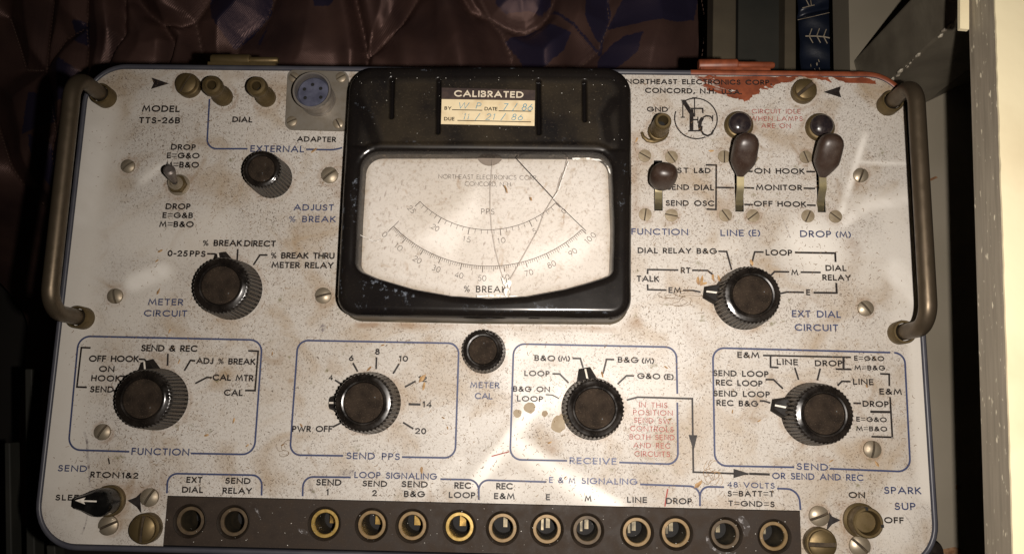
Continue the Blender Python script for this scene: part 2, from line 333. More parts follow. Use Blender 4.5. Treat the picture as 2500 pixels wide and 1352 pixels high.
def fillpoly(zone, pts, col, h=.05, parent=None, name='printed_arrow', jit=0, sub=1):
    w_ = [P(*q(zone, *p), h) for p in pts]
    if sub > 1:
        o = []
        for i in range(len(w_)):
            for k in range(sub):
                a = w_[i].lerp(w_[(i+1) % len(w_)], k/sub); o.append(a+Vector((random.uniform(-1, 1), random.uniform(-1, 1), 0))*jit*.133*MM)
        w_ = o
    import mathutils
    t = mathutils.geometry.tessellate_polygon([w_])
    def up(f):
        a, b, c = (w_[i] for i in f); return f if (b-a).cross(c-a).z > 0 else f[::-1]
    return MB().add(w_, [up(tuple(f)) for f in t]).build(name, M[col], parent or front)
# ------------------------------------------------------------------ scalar fields on meshes
def seg_dist(X, Y, a, b):
    ax, ay = a; bx, by = b; dx, dy = bx-ax, by-ay; L = dx*dx+dy*dy
    t = np.clip(((X-ax)*dx+(Y-ay)*dy)/(L if L > 0 else 1), 0, 1); return np.hypot(X-ax-t*dx, Y-ay-t*dy)
def poly_sd(X, Y, pts):
    """signed distance to a closed polygon, negative inside"""
    d = np.full(X.shape, 1e9); ins = np.zeros(X.shape, bool); n = len(pts)
    for i in range(n):
        a = pts[i]; b = pts[(i+1) % n]; d = np.minimum(d, seg_dist(X, Y, a, b))
        if a[1] != b[1]:
            c = ((a[1] > Y) != (b[1] > Y)) & (X < (b[0]-a[0])*(Y-a[1])/(b[1]-a[1])+a[0]); ins ^= c
    return np.where(ins, -d, d)
def set_attr(me, name, vals):
    a = me.attributes.new(name, 'FLOAT', 'POINT'); a.data.foreach_set('value', np.asarray(vals, 'f').ravel())
def strokes(X, Y, lst, h=0):
    """soft marks: (zone, [points], half width px, strength)"""
    f = np.zeros(X.shape)
    for z_, pts, hw, st in lst:
        w_ = [P(*q(z_, *p), h) for p in pts]; d = np.full(X.shape, 1e9)
        for i in range(max(1, len(w_)-1)): d = np.minimum(d, seg_dist(X, Y, w_[i][:2], w_[min(i+1, len(w_)-1)][:2]))
        f = np.maximum(f, st*np.clip(1.5-d/(hw*.133*MM), 0, 1)**1.0)
    return np.clip(f, 0, 1)
# ================================================================== THE TEST SET
X0, X1, Y0, Y1 = -.1544, .1256, -.0442, .1143          # the panel
root = empty('telephone_test_set', (-.0145, .035, -.060), label='dirty grey portable test instrument with black meter, knobs, two handles and a jack row', category='test instrument')
# ---- case and rim
RC = 12.5
def rrect(x0, x1, y0, y1, r, n=10):
    o = []
    for cx, cy, a in ((x1-r, y1-r, 0), (x0+r, y1-r, 90), (x0+r, y0+r, 180), (x1-r, y0+r, 270)):
        for k in range(n+1):
            t = math.radians(a+90*k/n); o.append((cx+r*math.cos(t), cy+r*math.sin(t)))
    return o
def loops(ls):
    """stack of loops [(pts, z)] with the same count, quads between"""
    n = len(ls[0][0]); vs = [(p[0], p[1], z) for l, z in ls for p in l]; fs = []
    for i in range(len(ls)-1):
        for j in range(n):
            k = (j+1) % n; fs.append((i*n+j, i*n+k, (i+1)*n+k, (i+1)*n+j))
    return vs, fs
def rr(off, r=RC*MM): return rrect(X0-off, X1+off, Y0-off, Y1+off, r+off)
MB().add(*loops([(rr(.0021), -.058), (rr(.0021), -.0004), (rr(.0016), .0002), (rr(.0008), .0003), (rr(.0004), .0000), (rr(.0003), -.0015)])).build('case_rim', M['rim'], root, smooth=True, angle=50)
cs = MB(); cs.add(*loops([(rr(.0019), -.0600), (rr(.0019), -.059), (rr(.0012), -.002)])); cs.f.append(tuple(range(len(rr(0))))[::-1]); cs.build('case_body', M['case'], root)
# ---- front plate with real openings for the levers and the jack strip
SL = []      # lever slots in panel coordinates
for a, b in (((1596, 392), (1618, 514.5)), ((1792, 392), (1816, 517)), ((1991, 392), (2016, 518.5))):
    u = P(*a); v = P(*b); SL.append((u.x, v.x, v.y, u.y))
SX0, SX1, SY1 = P(409, 1209).x, P(1953, 1250).x, P(409, 1209).y
STRIP = (SX0, SX1, Y0-.001, SY1)
def axis(lo, hi, st, ex):
    g = list(np.linspace(lo, hi, int((hi-lo)/st)+1)); g = [a for a in g if all(abs(a-e) > st*.3 for e in ex)]+list(ex); return np.array(sorted(g))
gx = axis(X0, X1, .0009, [s[i] for s in SL+[STRIP] for i in (0, 1)]); gy = axis(Y0, Y1, .0009, [s[i] for s in SL for i in (2, 3)]+[SY1])
X, Y = np.meshgrid(gx, gy, indexing='ij')
cx, cy, hx, hy, r = (X0+X1)/2, (Y0+Y1)/2, (X1-X0)/2, (Y1-Y0)/2, RC*MM
qx = np.abs(X-cx)-hx+r; qy = np.abs(Y-cy)-hy+r; corner = (qx > 0) & (qy > 0); L = np.hypot(qx, qy); out = corner & (L > r)
k = np.where(out, r/np.maximum(L, 1e-9), 1); XX = np.where(out, cx+np.sign(X-cx)*(hx-r+qx*k), X); YY = np.where(out, cy+np.sign(Y-cy)*(hy-r+qy*k), Y)
nx, ny = X.shape; idx = np.arange(nx*ny).reshape(nx, ny); fs = []
for i in range(nx-1):
    for j in range(ny-1):
        if out[i, j] and out[i+1, j] and out[i, j+1] and out[i+1, j+1]: continue
        mx, my = (X[i, j]+X[i+1, j])/2, (Y[i, j]+Y[i, j+1])/2
        if any(s[0] < mx < s[1] and s[2] < my < s[3] for s in SL+[STRIP]): continue
        fs.append((idx[i, j], idx[i+1, j], idx[i+1, j+1], idx[i, j+1]))
pm = MB(); pm.v = [(a, b, 0.0) for a, b in zip(XX.ravel(), YY.ravel())]; pm.f = fs
me = pm.mesh('front_panel', M['panel'])
CL = [('p', [(230, 300), (175, 700), (140, 1150)], 70, .9), ('p', [(260, 560), (420, 600), (520, 560)], 55, .5), ('p', [(330, 690), (400, 665)], 30, .8), ('p', [(300, 780), (360, 700)], 60, .45), ('p', [(380, 410), (350, 440)], 14, .6), ('p', [(130, 1200), (230, 1310)], 40, .7),
      ('p', [(1300, 1000), (1240, 1090), (1170, 1170)], 22, .9), ('p', [(1265, 1085), (1330, 1140), (1420, 1200), (1500, 1240)], 26, .9), ('p', [(1240, 850), (1330, 850)], 26, .4), ('p', [(1590, 940), (1640, 960)], 22, .4),
      ('p', [(1975, 600), (2000, 620)], 62, .95), ('p', [(2112, 330), (2090, 400), (2052, 520)], 10, .6), ('p', [(2090, 400), (2210, 395)], 5, .4), ('p', [(2080, 510), (2220, 480)], 26, .7), ('p', [(2180, 500), (2215, 780)], 38, .7), ('p', [(2240, 840), (2265, 1200)], 26, .9), ('p', [(2200, 1200), (2180, 1310)], 40, .5), ('p', [(1130, 1180), (1320, 1190)], 24, .35), ('p', [(560, 190), (430, 250), (330, 260)], 30, .35), ('p', [(2150, 600), (2130, 680)], 40, .5), ('p', [(1720, 620), (1790, 600)], 20, .4)]
DI = [('p', [(1530, 790), (1555, 790)], 14, .9), ('p', [(870, 793), (1500, 803)], 6, .9), ('p', [(262, 345), (250, 335)], 22, .6), ('p', [(800, 360), (840, 400), (830, 470)], 18, .5), ('p', [(1550, 330), (1552, 560)], 8, .6), ('p', [(1770, 505), (1778, 480)], 18, .45), ('p', [(400, 1175), (405, 1160)], 12, .9), ('p', [(1345, 1090)], 18, .9), ('p', [(2070, 600), (2085, 605)], 18, .7), ('p', [(2000, 1120), (2035, 1128)], 8, .7),
      ('p', [(445, 180), (520, 182), (700, 186)], 8, .5), ('p', [(1680, 800), (1700, 830)], 20, .3), ('p', [(870, 190), (860, 330)], 14, .5), ('p', [(430, 500), (470, 460)], 30, .25), ('p', [(120, 1050), (100, 1200)], 16, .3), ('p', [(980, 1150), (1030, 1160)], 26, .3), ('p', [(1960, 500), (2080, 520)], 26, .3), ('p', [(320, 1190), (400, 1220)], 20, .5), ('p', [(2050, 1230), (2150, 1240)], 14, .4)]
for x_, y_, r_ in ((386, 974, 82), (904, 983, 82), (1182, 857, 60), (1446, 997, 82), (1815, 731, 82), (1983, 1010, 82), (568, 708, 82), (664, 436, 56)):
    DI.append(('p', [(x_+r_*math.cos(t*.7), y_+r_*math.sin(t*.7)) for t in range(10)], 5, .45))
set_attr(me, 'clean', strokes(XX, YY, CL))
for x_, y_, r_ in ((314, 407, 22), (806, 429, 27), (283, 723, 24), (790, 722, 26), (252, 1054, 25), (2100, 429, 23), (2112, 753, 24), (2128, 1096, 26), (367, 1213, 27), (267, 1281, 29), (1998, 1258, 29), (2097, 1331, 30), (462, 213, 40), (1959, 227, 40), (1574, 381, 20), (1639, 384, 20), (1768, 383, 20), (1967, 384, 20), (1575, 524, 20), (1639, 526, 20), (1771, 526, 20), (1838, 527, 20), (1972, 528, 20), (2039, 529, 20), (546, 238, 34), (651, 240, 34), (1606, 323, 34), (437, 452, 34), (1802, 308, 44), (2000, 313, 44), (2099, 1269, 48), (271, 1221, 44)):
    DI.append(('p', [(x_+r_*math.cos(t*.785), y_+r_*math.sin(t*.785)) for t in range(9)], 4, .7))
set_attr(me, 'wipe_sheen', strokes(XX, YY, [('p', [(1310, 985), (1245, 1070), (1160, 1180)], 13, .8), ('p', [(1262, 1080), (1330, 1135), (1430, 1200), (1510, 1236)], 16, .8), ('p', [(1345, 1140), (1420, 1180)], 20, .35), ('p', [(1120, 1130), (1040, 1190)], 16, .3), ('p', [(1985, 590)], 70, .35), ('p', [(2112, 330), (2092, 395), (2055, 520)], 6, .6), ('p', [(2092, 395), (2215, 400)], 3, .4), ('p', [(2060, 545), (2120, 500), (2220, 490)], 12, .5), ('p', [(2185, 660), (2235, 720)], 26, .45), ('p', [(240, 330), (205, 520)], 30, .3), ('p', [(330, 690), (392, 662)], 20, .5), ('p', [(410, 395), (350, 440)], 8, .5), ('p', [(1240, 850), (1330, 856)], 18, .3)]))
set_attr(me, 'dirt', strokes(XX, YY, DI))
front = put('front_panel', me, root)
for s in SL:      # walls and floor of each slot
    pts = [(s[0], s[2]), (s[1], s[2]), (s[1], s[3]), (s[0], s[3])]; mb = MB(); mb.add(*loops([(pts[::-1], 0), (pts[::-1], -.012)])); mb.f.append((4, 5, 6, 7)); mb.build('lever_slot', M['dark'], root)
# ---- printing: black
B = 'black'
for a in [('a', 'MODEL', 980, 488, 1230, 492, 46), ('a', 'TTS-26B', 958, 568, 1233, 570, 44), ('a', 'DIAL', 1600, 560, 1730, 563, 40), ('a', 'ADAPTER', 2045, 694, 2306, 698, 38),
          ('a', 'DROP', 1178, 750, 1340, 752, 40), ('a', 'E=G&O', 1150, 808, 1366, 810, 40), ('a', 'M=B&O', 1140, 872, 1362, 874, 42), ('a', 'DROP', 1142, 1158, 1304, 1160, 42), ('a', 'E=G&B', 1120, 1218, 1322, 1220, 40), ('a', 'M=B&O', 1098, 1280, 1326, 1282, 42),
          ('b', '% BREAK', 938, 97, 1160, 98, 37), ('b', 'DIRECT', 1180, 99, 1355, 102, 37), ('b', '0-25', 735, 156, 845, 158, 36), ('b', 'PPS', 864, 158, 948, 160, 36), ('b', '% BREAK THRU', 1332, 169, 1696, 172, 37), ('b', 'METER RELAY', 1338, 224, 1690, 227, 37),
          ('b', 'SEND & REC', 582, 705, 902, 709, 39), ('b', 'OFF HOOK', 280, 766, 562, 768, 38), ('b', 'ON', 338, 824, 420, 826, 36), ('b', 'HOOK', 293, 878, 456, 881, 37), ('b', 'SEND', 286, 942, 416, 944, 37), ('b', 'ADJ % BREAK', 902, 778, 1238, 784, 37), ('b', 'CAL MTR', 996, 874, 1226, 879, 38), ('b', 'CAL', 1062, 962, 1164, 964, 38), ('b', 'PWR OFF', 1458, 1172, 1684, 1172, 37),
          ('f', '6', 556, 325, 586, 325, 48), ('f', '8', 762, 276, 792, 276, 50), ('f', '10', 950, 329, 1012, 331, 48), ('f', '12', 1102, 488, 1160, 490, 48), ('f', '14', 1135, 688, 1198, 690, 48), ('f', '20', 1078, 898, 1155, 900, 50), ('f', '4', 394, 476, 426, 476, 44),
          ('g', 'B&O', 342, 324, 496, 328, 48), ('g', '(M)', 526, 328, 614, 328, 46), ('g', 'B&G', 997, 338, 1150, 342, 48), ('g', '(M)', 1184, 344, 1275, 346, 46), ('g', 'LOOP', 262, 443, 452, 447, 46), ('g', 'G&O', 1150, 465, 1322, 470, 48), ('g', '(E)', 1358, 472, 1428, 474, 48), ('g', 'B&G ON', 174, 566, 455, 570, 46), ('g', 'LOOP', 204, 642, 400, 646, 46),
          ('k', 'NORTHEAST ELECTRONICS CORP.', 30, 311, 1066, 319, 38), ('k', 'CONCORD, N.H.', 165, 376, 668, 382, 40), ('k', 'U.S.A.', 715, 384, 850, 386, 36), ('k', 'GND', 178, 510, 322, 512, 38), ('k', 'TEST', 300, 949, 470, 950, 40), ('k', 'L&D', 516, 950, 628, 951, 40), ('k', 'SEND DIAL', 322, 1070, 652, 1074, 42), ('k', 'SEND OSC', 313, 1184, 655, 1187, 42),
          ('k', 'ON', 950, 954, 1056, 955, 42), ('k', 'HOOK', 1104, 955, 1302, 957, 42), ('k', 'MONITOR', 962, 1072, 1284, 1075, 42), ('k', 'OFF', 946, 1189, 1074, 1190, 42), ('k', 'HOOK', 1116, 1190, 1314, 1194, 42),
          ('l', 'DIAL', 120, 307, 265, 309, 45), ('l', 'RELAY', 312, 309, 520, 311, 44), ('l', 'B&G', 570, 312, 716, 314, 45), ('l', 'LOOP', 1097, 324, 1290, 327, 47), ('l', 'RT', 448, 459, 514, 461, 46), ('l', 'TALK', 112, 524, 275, 527, 48), ('l', 'EM', 355, 610, 442, 612, 46), ('l', 'M', 1287, 474, 1340, 475, 44), ('l', 'DIAL', 1554, 442, 1704, 444, 46), ('l', 'RELAY', 1530, 514, 1738, 517, 46), ('l', 'E', 1404, 627, 1430, 628, 46),
          ('m', 'E&M', 434, 190, 614, 193, 54), ('m', 'LINE', 776, 250, 950, 254, 54), ('m', 'DROP', 1108, 262, 1336, 264, 54), ('m', 'E=G&O', 1448, 214, 1700, 218, 44), ('m', 'M=B&G', 1450, 296, 1708, 299, 44), ('m', 'SEND LOOP', 222, 347, 694, 358, 54), ('m', 'REC LOOP', 246, 429, 642, 440, 54), ('m', 'SEND LOOP', 224, 523, 706, 534, 54), ('m', 'REC B&G', 252, 606, 604, 614, 54),
          ('m', 'LINE', 1438, 422, 1606, 426, 54), ('m', 'E&M', 1668, 507, 1852, 511, 54), ('m', 'DROP', 1522, 613, 1738, 619, 54), ('m', 'E=G&O', 1466, 742, 1722, 748, 44), ('m', 'M=B&O', 1466, 824, 1726, 828, 44),
          ('c', 'RT', 505, 266, 572, 268, 48), ('c', 'ON', 594, 269, 716, 271, 48), ('c', '1&2', 744, 272, 862, 275, 48), ('c', 'SLEEVE', 238, 440, 520, 442, 46), ('c', 'EXT', 1238, 306, 1350, 308, 48), ('c', 'DIAL', 1205, 381, 1356, 384, 48), ('c', 'SEND', 1534, 312, 1718, 316, 48), ('c', 'RELAY', 1514, 388, 1728, 391, 48), ('c', 'SEND', 2228, 325, 2412, 328, 50), ('c', '1', 2302, 401, 2318, 401, 50),
          ('h', 'SEND', 340, 213, 524, 218, 48), ('h', '2', 416, 290, 444, 290, 50), ('h', 'SEND', 646, 219, 842, 223, 50), ('h', 'B&G', 665, 296, 820, 299, 50), ('h', 'REC', 1060, 231, 1182, 233, 52), ('h', 'LOOP', 1016, 304, 1214, 308, 50), ('h', 'REC', 1388, 237, 1508, 238, 52), ('h', 'E&M', 1370, 313, 1522, 316, 50), ('h', 'E', 1774, 322, 1802, 322, 50), ('h', 'M', 2074, 331, 2130, 332, 48),
          ('n', 'LINE', 38, 324, 178, 327, 46), ('n', 'DROP', 328, 334, 512, 338, 48), ('n', 'S=BATT=T', 786, 278, 1124, 280, 44), ('n', 'T=GND=S', 792, 350, 1128, 358, 44), ('n', 'ON', 1688, 290, 1802, 292, 48), ('n', 'OFF', 1953, 477, 2090, 480, 48)]:
    legend(*a)
for a in [('a', 'EXTERNAL', 1724, 764, 2086, 768, 46), ('a', 'ADJUST', 2022, 1166, 2290, 1168, 44), ('a', '% BREAK', 1988, 1246, 2304, 1248, 44), ('b', 'METER', 622, 438, 820, 440, 38), ('b', 'CIRCUIT', 598, 503, 842, 506, 38), ('b', 'FUNCTION', 526, 1304, 854, 1309, 42), ('f', 'SEND PPS', 536, 1094, 948, 1102, 54), ('f', 'METER', 1510, 536, 1732, 539, 48), ('f', 'CAL', 1546, 623, 1676, 626, 50),
          ('l', 'FUNCTION', 72, 166, 496, 171, 50), ('l', 'LINE', 752, 176, 922, 178, 50), ('l', '(E)', 964, 178, 1048, 178, 50), ('l', 'DROP', 1360, 184, 1588, 188, 52), ('l', '(M)', 1630, 188, 1740, 190, 50), ('l', 'EXT DIAL', 1298, 794, 1662, 800, 54), ('l', 'CIRCUIT', 1318, 898, 1642, 903, 54),
          ('m', 'SEND', 948, 1160, 1212, 1168, 60), ('m', 'OR SEND AND REC', 736, 1240, 1520, 1258, 58), ('m', '48 VOLTS', 346, 1312, 748, 1324, 50), ('c', 'SEND', 256, 218, 470, 223, 50), ('h', 'LOOP SIGNALING', 276, 148, 914, 162, 52), ('n', 'SPARK', 1952, 258, 2220, 262, 54), ('n', 'SUP', 2030, 378, 2178, 380, 56)]:
    legend(*a[:7], 'blue', .19)
for a in [('g', 'RECEIVE', 618, 1132, 978, 1140, 54), ('h', 'E & M', 1800, 186, 1998, 192, 48), ('h', 'SIGNALING', 2054, 194, 2482, 202, 50)]: legend(*a[:7], 'worn', .2)
for a in [('k', 'CIRCUIT IDLE', 930, 522, 1276, 524, 33), ('k', 'WHEN LAMPS', 918, 574, 1290, 576, 33), ('k', 'ARE ON', 998, 625, 1206, 627, 33), ('g', 'IN THIS', 1162, 688, 1380, 694, 42), ('g', 'POSITION', 1116, 748, 1422, 754, 42), ('g', 'SEND SW.', 1120, 808, 1420, 820, 42), ('g', 'CONTROLS', 1092, 874, 1428, 884, 42), ('g', 'BOTH SEND', 1088, 940, 1436, 946, 42), ('g', 'AND REC', 1118, 1005, 1404, 1012, 42), ('g', 'CIRCUITS', 1126, 1074, 1400, 1078, 44)]:
    legend(*a[:7], 'red', .135)
# blue boxes
U = 'blue'
line('a', [(1440, 400), (1421, 742), (1702, 742)], 4, U, r=26); line('a', [(2104, 746), (2312, 750), (2352, 734)], 4, U, r=20)
line('b', [(512, 1285), (157, 1274), (218, 617), (1282, 640), (1235, 1302), (868, 1295)], 4, U, r=30)
line('f', [(508, 1068), (88, 1062), (152, 162), (1418, 186), (1388, 1085), (970, 1078)], 4, U, r=26)
line('g', [(594, 1107), (145, 1098), (174, 190), (1452, 216), (1460, 582)], 4, U, r=27); line('g', [(1460, 650), (1466, 1136), (1004, 1120)], 4, U, r=26)
line('m', [(922, 1138), (232, 1124), (214, 102), (1755, 143)], 4, U, r=28); line('m', [(1790, 144), (1880, 148), (1932, 1178), (1230, 1150)], 4, U, r=30)
line('c', [(1086, 385), (1092, 234), (1812, 248), (1808, 402)], 4, U, r=24)
line('h', [(-132, 290), (-128, 138), (245, 142)], 4, U, r=24); line('h', [(946, 156), (1246, 162), (1246, 318)], 4, U, r=24); line('h', [(1246, 245), (1246, 162), (1776, 178)], 4, U, r=24)
line('n', [(130, 187), (576, 204), (576, 350)], 4, U, r=24); line('n', [(577, 280), (577, 203), (755, 208)], 4, U, r=22); line('n', [(1150, 218), (1312, 224), (1324, 378)], 4, U, r=28)
for zz, pts, wd in [('b', [(962, 141), (1008, 142), (1030, 165)], 4), ('b', [(1140, 113), (1136, 178)], 4), ('b', [(1312, 149), (1268, 148), (1230, 206)], 4),
    ('b', [(288, 685), (234, 683), (208, 911), (266, 913)], 4), ('b', [(566, 750), (600, 752), (618, 772)], 4), ('b', [(735, 718), (733, 788)], 4), ('b', [(894, 760), (866, 757), (830, 817)], 4), ('b', [(990, 857), (960, 856), (893, 891)], 4), ('b', [(1200, 702), (1258, 704), (1240, 932), (1182, 931)], 4), ('b', [(458, 848), (500, 850)], 4), ('b', [(418, 932), (440, 932)], 4), ('b', [(1688, 1143), (1745, 1115)], 4),
    ('f', [(443, 474), (490, 503)], 4), ('f', [(584, 340), (622, 408)], 4), ('f', [(770, 294), (767, 388)], 4), ('f', [(948, 346), (900, 424)], 4), ('f', [(1078, 482), (992, 529)], 4), ('f', [(1022, 663), (1116, 666)], 5), ('f', [(978, 806), (1060, 857)], 4), ('f', [(424, 843), (495, 808)], 4),
    ('g', [(636, 303), (698, 305), (720, 378)], 4), ('g', [(478, 425), (535, 426), (606, 497)], 4), ('g', [(965, 313), (904, 311), (876, 425)], 4), ('g', [(1120, 441), (1060, 440), (990, 507)], 4), ('g', [(425, 588), (480, 592), (532, 620)], 2.5), ('g', [(1062, 631), (1150, 608), (1578, 620), (1586, 1196), (2020, 1212)], 4),
    ('k', [(596, 890), (672, 892), (670, 1210), (602, 1207)], 4), ('k', [(676, 1052), (798, 1054)], 4), ('k', [(872, 936), (934, 937)], 4), ('k', [(872, 1054), (944, 1056)], 4), ('k', [(872, 1174), (937, 1175)], 4), ('k', [(1318, 938), (1382, 939)], 4), ('k', [(1298, 1057), (1382, 1059)], 4), ('k', [(1322, 1178), (1386, 1180)], 4),
    ('l', [(730, 292), (794, 294), (832, 434)], 4), ('l', [(1076, 298), (1008, 297), (980, 405)], 4), ('l', [(1314, 301), (1622, 306), (1625, 374)], 4.5), ('l', [(426, 435), (192, 431), (190, 466)], 4), ('l', [(530, 436), (648, 438), (690, 472)], 4), ('l', [(190, 544), (192, 584), (336, 588)], 4), ('l', [(460, 590), (540, 591), (596, 603)], 4), ('l', [(1272, 449), (1160, 447), (1125, 482)], 4), ('l', [(1358, 451), (1512, 453)], 4), ('l', [(1384, 605), (1255, 602), (1195, 616)], 4), ('l', [(1456, 607), (1634, 609), (1630, 532)], 4.5),
    ('m', [(650, 168), (1415, 184)], 4), ('m', [(716, 172), (716, 270), (785, 273)], 4), ('m', [(1350, 186), (1350, 288)], 5), ('m', [(1280, 286), (1420, 289)], 4), ('m', [(926, 274), (960, 380)], 4), ('m', [(1148, 280), (1122, 384)], 4), ('m', [(672, 376), (742, 378), (824, 457)], 4), ('m', [(622, 562), (660, 563), (715, 580)], 4), ('m', [(1412, 395), (1336, 392), (1298, 430)], 4), ('m', [(1668, 327), (1746, 330), (1748, 434)], 4), ('m', [(1754, 528), (1774, 878), (1592, 872)], 4), ('m', [(1582, 656), (1756, 659)], 5), ('m', [(1435, 582), (1502, 583)], 4),
    ('m', [(530, 1194), (710, 1200)], 5), ('c', [(638, 116), (648, 163)], 3)]:
    line(zz, pts, wd, B)
for zz, pts in [('g', [(1548, 904), (1618, 906), (1588, 1030)]), ('m', [(394, 1150), (532, 1192), (394, 1232)]), ('a', [(1042, 253), (1163, 294), (1038, 332), (1056, 293)]), ('k', [(1440, 368), (1566, 326), (1556, 366), (1570, 408)]), ('c', [(785, 440), (850, 415), (888, 378), (884, 450), (892, 540), (855, 490)]), ('n', [(1624, 453), (1560, 425), (1538, 392), (1532, 455), (1515, 535), (1560, 485)])]:
    fillpoly(zz, pts, B, h=.07)
# the maker's ringed monogram
lg = MB(); c = P(1699, 289.5, .05); rad = 54*.133*MM
lg.add(*ribbon([(c.x+rad*math.cos(t*math.pi/36), c.y+rad*math.sin(t*math.pi/36)) for t in range(-9, 25)], 3.4*.133*MM, c.z)); lg.add(*ribbon([(c.x+rad*math.cos(t*math.pi/36), c.y+rad*math.sin(t*math.pi/36)) for t in range(32, 60)], 3.4*.133*MM, c.z))
def lgs(pts, wd): 
    _lz[0] += 1; lg.add(*ribbon([P(*q('k', *p), .05) for p in pts], wd*.133*MM, c.z+(_lz[0] % 40)*2e-6))
lgs([(432, 425), (432, 550)], 3); lgs([(418, 427), (446, 427)], 3); lgs([(416, 549), (448, 549)], 3); lgs([(436, 430), (510, 545)], 11); lgs([(516, 409), (516, 545)], 3); lgs([(498, 409), (534, 409)], 3)
lgs([(494, 492), (494, 646)], 10); lgs([(470, 646), (566, 646), (570, 610)], 4); lgs([(476, 486), (574, 486), (576, 520)], 4); lgs([(494, 566), (540, 566)], 4); lgs([(540, 545), (540, 590)], 3)
cp = P(*q('k', 602, 610), .05); ra = 68/2.939*.133*MM
lgs([(560, 640), (552, 612), (558, 580), (574, 552)], 9); lgs([(574, 552), (600, 538), (628, 542), (646, 560)], 4); lgs([(646, 534), (646, 580)], 3); lgs([(560, 640), (580, 670), (610, 682), (640, 668), (652, 640)], 5)
lg.build('ringed_monogram', M['black'], front)
# pencil strokes and scratches on the paint
for zz, pts, wd in [('c', [(478, 0), (488, 160), (500, 330)], 5), ('c', [(480, 545), (465, 620), (436, 700)], 3.5), ('b', [(250, 1168), (268, 1230), (265, 1330)], 5), ('f', [(365, 40), (325, 95)], 12), ('c', [(2168, 290), (2190, 360), (2225, 420)], 7), ('f', [(480, 1196), (590, 1204)], 12), ('l', [(1215, 30), (1250, 110), (1280, 190)], 3), ('n', [(2095, 410), (2140, 470), (2170, 530)], 2.5)]:
    line(zz, pts, wd, 'scratch', h=.03, name='pencil_mark')
line('n', [(336, 222), (322, 300), (315, 352)], 3, 'red', h=.03, name='crayon_mark'); line('g', [(0, 1072), (140, 1035)], 2.5, 'red', h=.03, name='crayon_mark')
# ---- brushed orange paint on the corner
def streaky():
    m, N, b = new('orange_brush_strokes'); c_ = N.mix(N.ramp(N.noise(240, 4), .35, .7), (.24, .062, .025), (.15, .035, .015)); N.l(c_, b.inputs['Base Color']); b.inputs['Roughness'].default_value = .4
    v = N.vec(180, 1500, 100, .35); N.l(N.mapr(N.noise(1, 4, v), 1, .0, .50, .62), b.inputs['Alpha']); N.bump(b, N.noise(1, 3, v), .5, .1); return m
M['streaky'] = streaky()
fillpoly('k', [(645, 250), (1060, 255), (1240, 258), (1232, 278), (1120, 300), (1060, 322), (1010, 330), (985, 350), (975, 385), (930, 395), (915, 425), (880, 438), (830, 415), (760, 400), (740, 375), (820, 360), (700, 330), (690, 290), (640, 270)], 'rust_orange', .035, name='paint_smear', sub=4, jit=2.5)
fillpoly('k', [(510, 250), (665, 251), (720, 300), (760, 350), (850, 395), (840, 425), (790, 405), (700, 385), (610, 350), (560, 320), (600, 300), (540, 275)], 'streaky', .03, name='paint_smear', sub=4, jit=3)
fillpoly('k', [(960, 320), (1110, 262), (1240, 262), (1225, 290), (1120, 310), (1050, 345), (1000, 350)], 'streaky', .03, name='paint_smear', sub=4, jit=3)
fillpoly('k', [(1390, 258), (1475, 264), (1490, 280), (1503, 302), (1450, 285), (1400, 275)], 'rust_orange', .09, name='paint_smear', sub=3, jit=2)
fillpoly('k', [(1500, 262), (1700, 262), (1765, 272), (1815, 290), (1822, 308), (1720, 302), (1600, 297), (1545, 282)], 'rust_orange', .09, name='paint_smear', sub=3, jit=2)
fillpoly('k', [(1240, 255), (1400, 256), (1410, 268), (1240, 266)], 'streaky', .085, name='paint_smear', sub=3, jit=2)
# painted stretch of the rim
th = [p for p in rr(.0022)]; n_ = len(th); sel = [i for i in range(n_) if th[i][0] > .047 and th[i][1] > .1085]
a_ = [(.0535, Y1+.0022)] + [th[i] for i in sorted(sel, key=lambda i: th[i][0])]
def offp(p, o):
    base = rr(o); j = min(range(n_), key=lambda i: (th[i][0]-p[0])**2+(th[i][1]-p[1])**2); return base[j] if p[0] > .06 else (p[0], Y1+o)
ob = MB(); l3 = [[(*offp(p, o), z) for p in a_] for o, z in ((.0023, -.004), (.0023, -.00035), (.0017, .00028), (.0007, .00038), (.0003, .0001))]
for l_ in l3: ob.v += l_
m_ = len(a_); ob.f = [(i*m_+j, (i+1)*m_+j, (i+1)*m_+j+1, i*m_+j+1) for i in range(4) for j in range(m_-1)]; ob.build('rim_paint', M['rust_orange'], root, smooth=True, angle=60)
# ---- latch pins on the top edge
for zx, z0, mt in (((518, 148, 612, 148, 680, 148), -6, 'brass'), ((1705, 160, 1800, 159, 1890, 160), -6, 'rust_orange')):
    e = empty('latch_pin', P(zx[0], zx[1], z0), root)
    a, b, c_ = P(zx[0], zx[1], z0), P(zx[2], zx[3], z0), P(zx[4], zx[5], z0)
    MB().add(*tube([a, a+(b-a)*.03, b-(b-a)*.03, b], [.0019, .0021, .0021, .0018], 20)).build('hinge_barrel', M[mt], e, smooth=True)
    MB().add(*tube([b, c_-(c_-b)*.05, c_], [.0012, .0012, .0009], 16)).build('hinge_pin', M[mt], e, smooth=True)
    MB().add(*box(a.x, a.x+.024, Y1+.0022, Y1+.0042, -.008, -.0025)).build('mounting_leaf', M[mt], e)
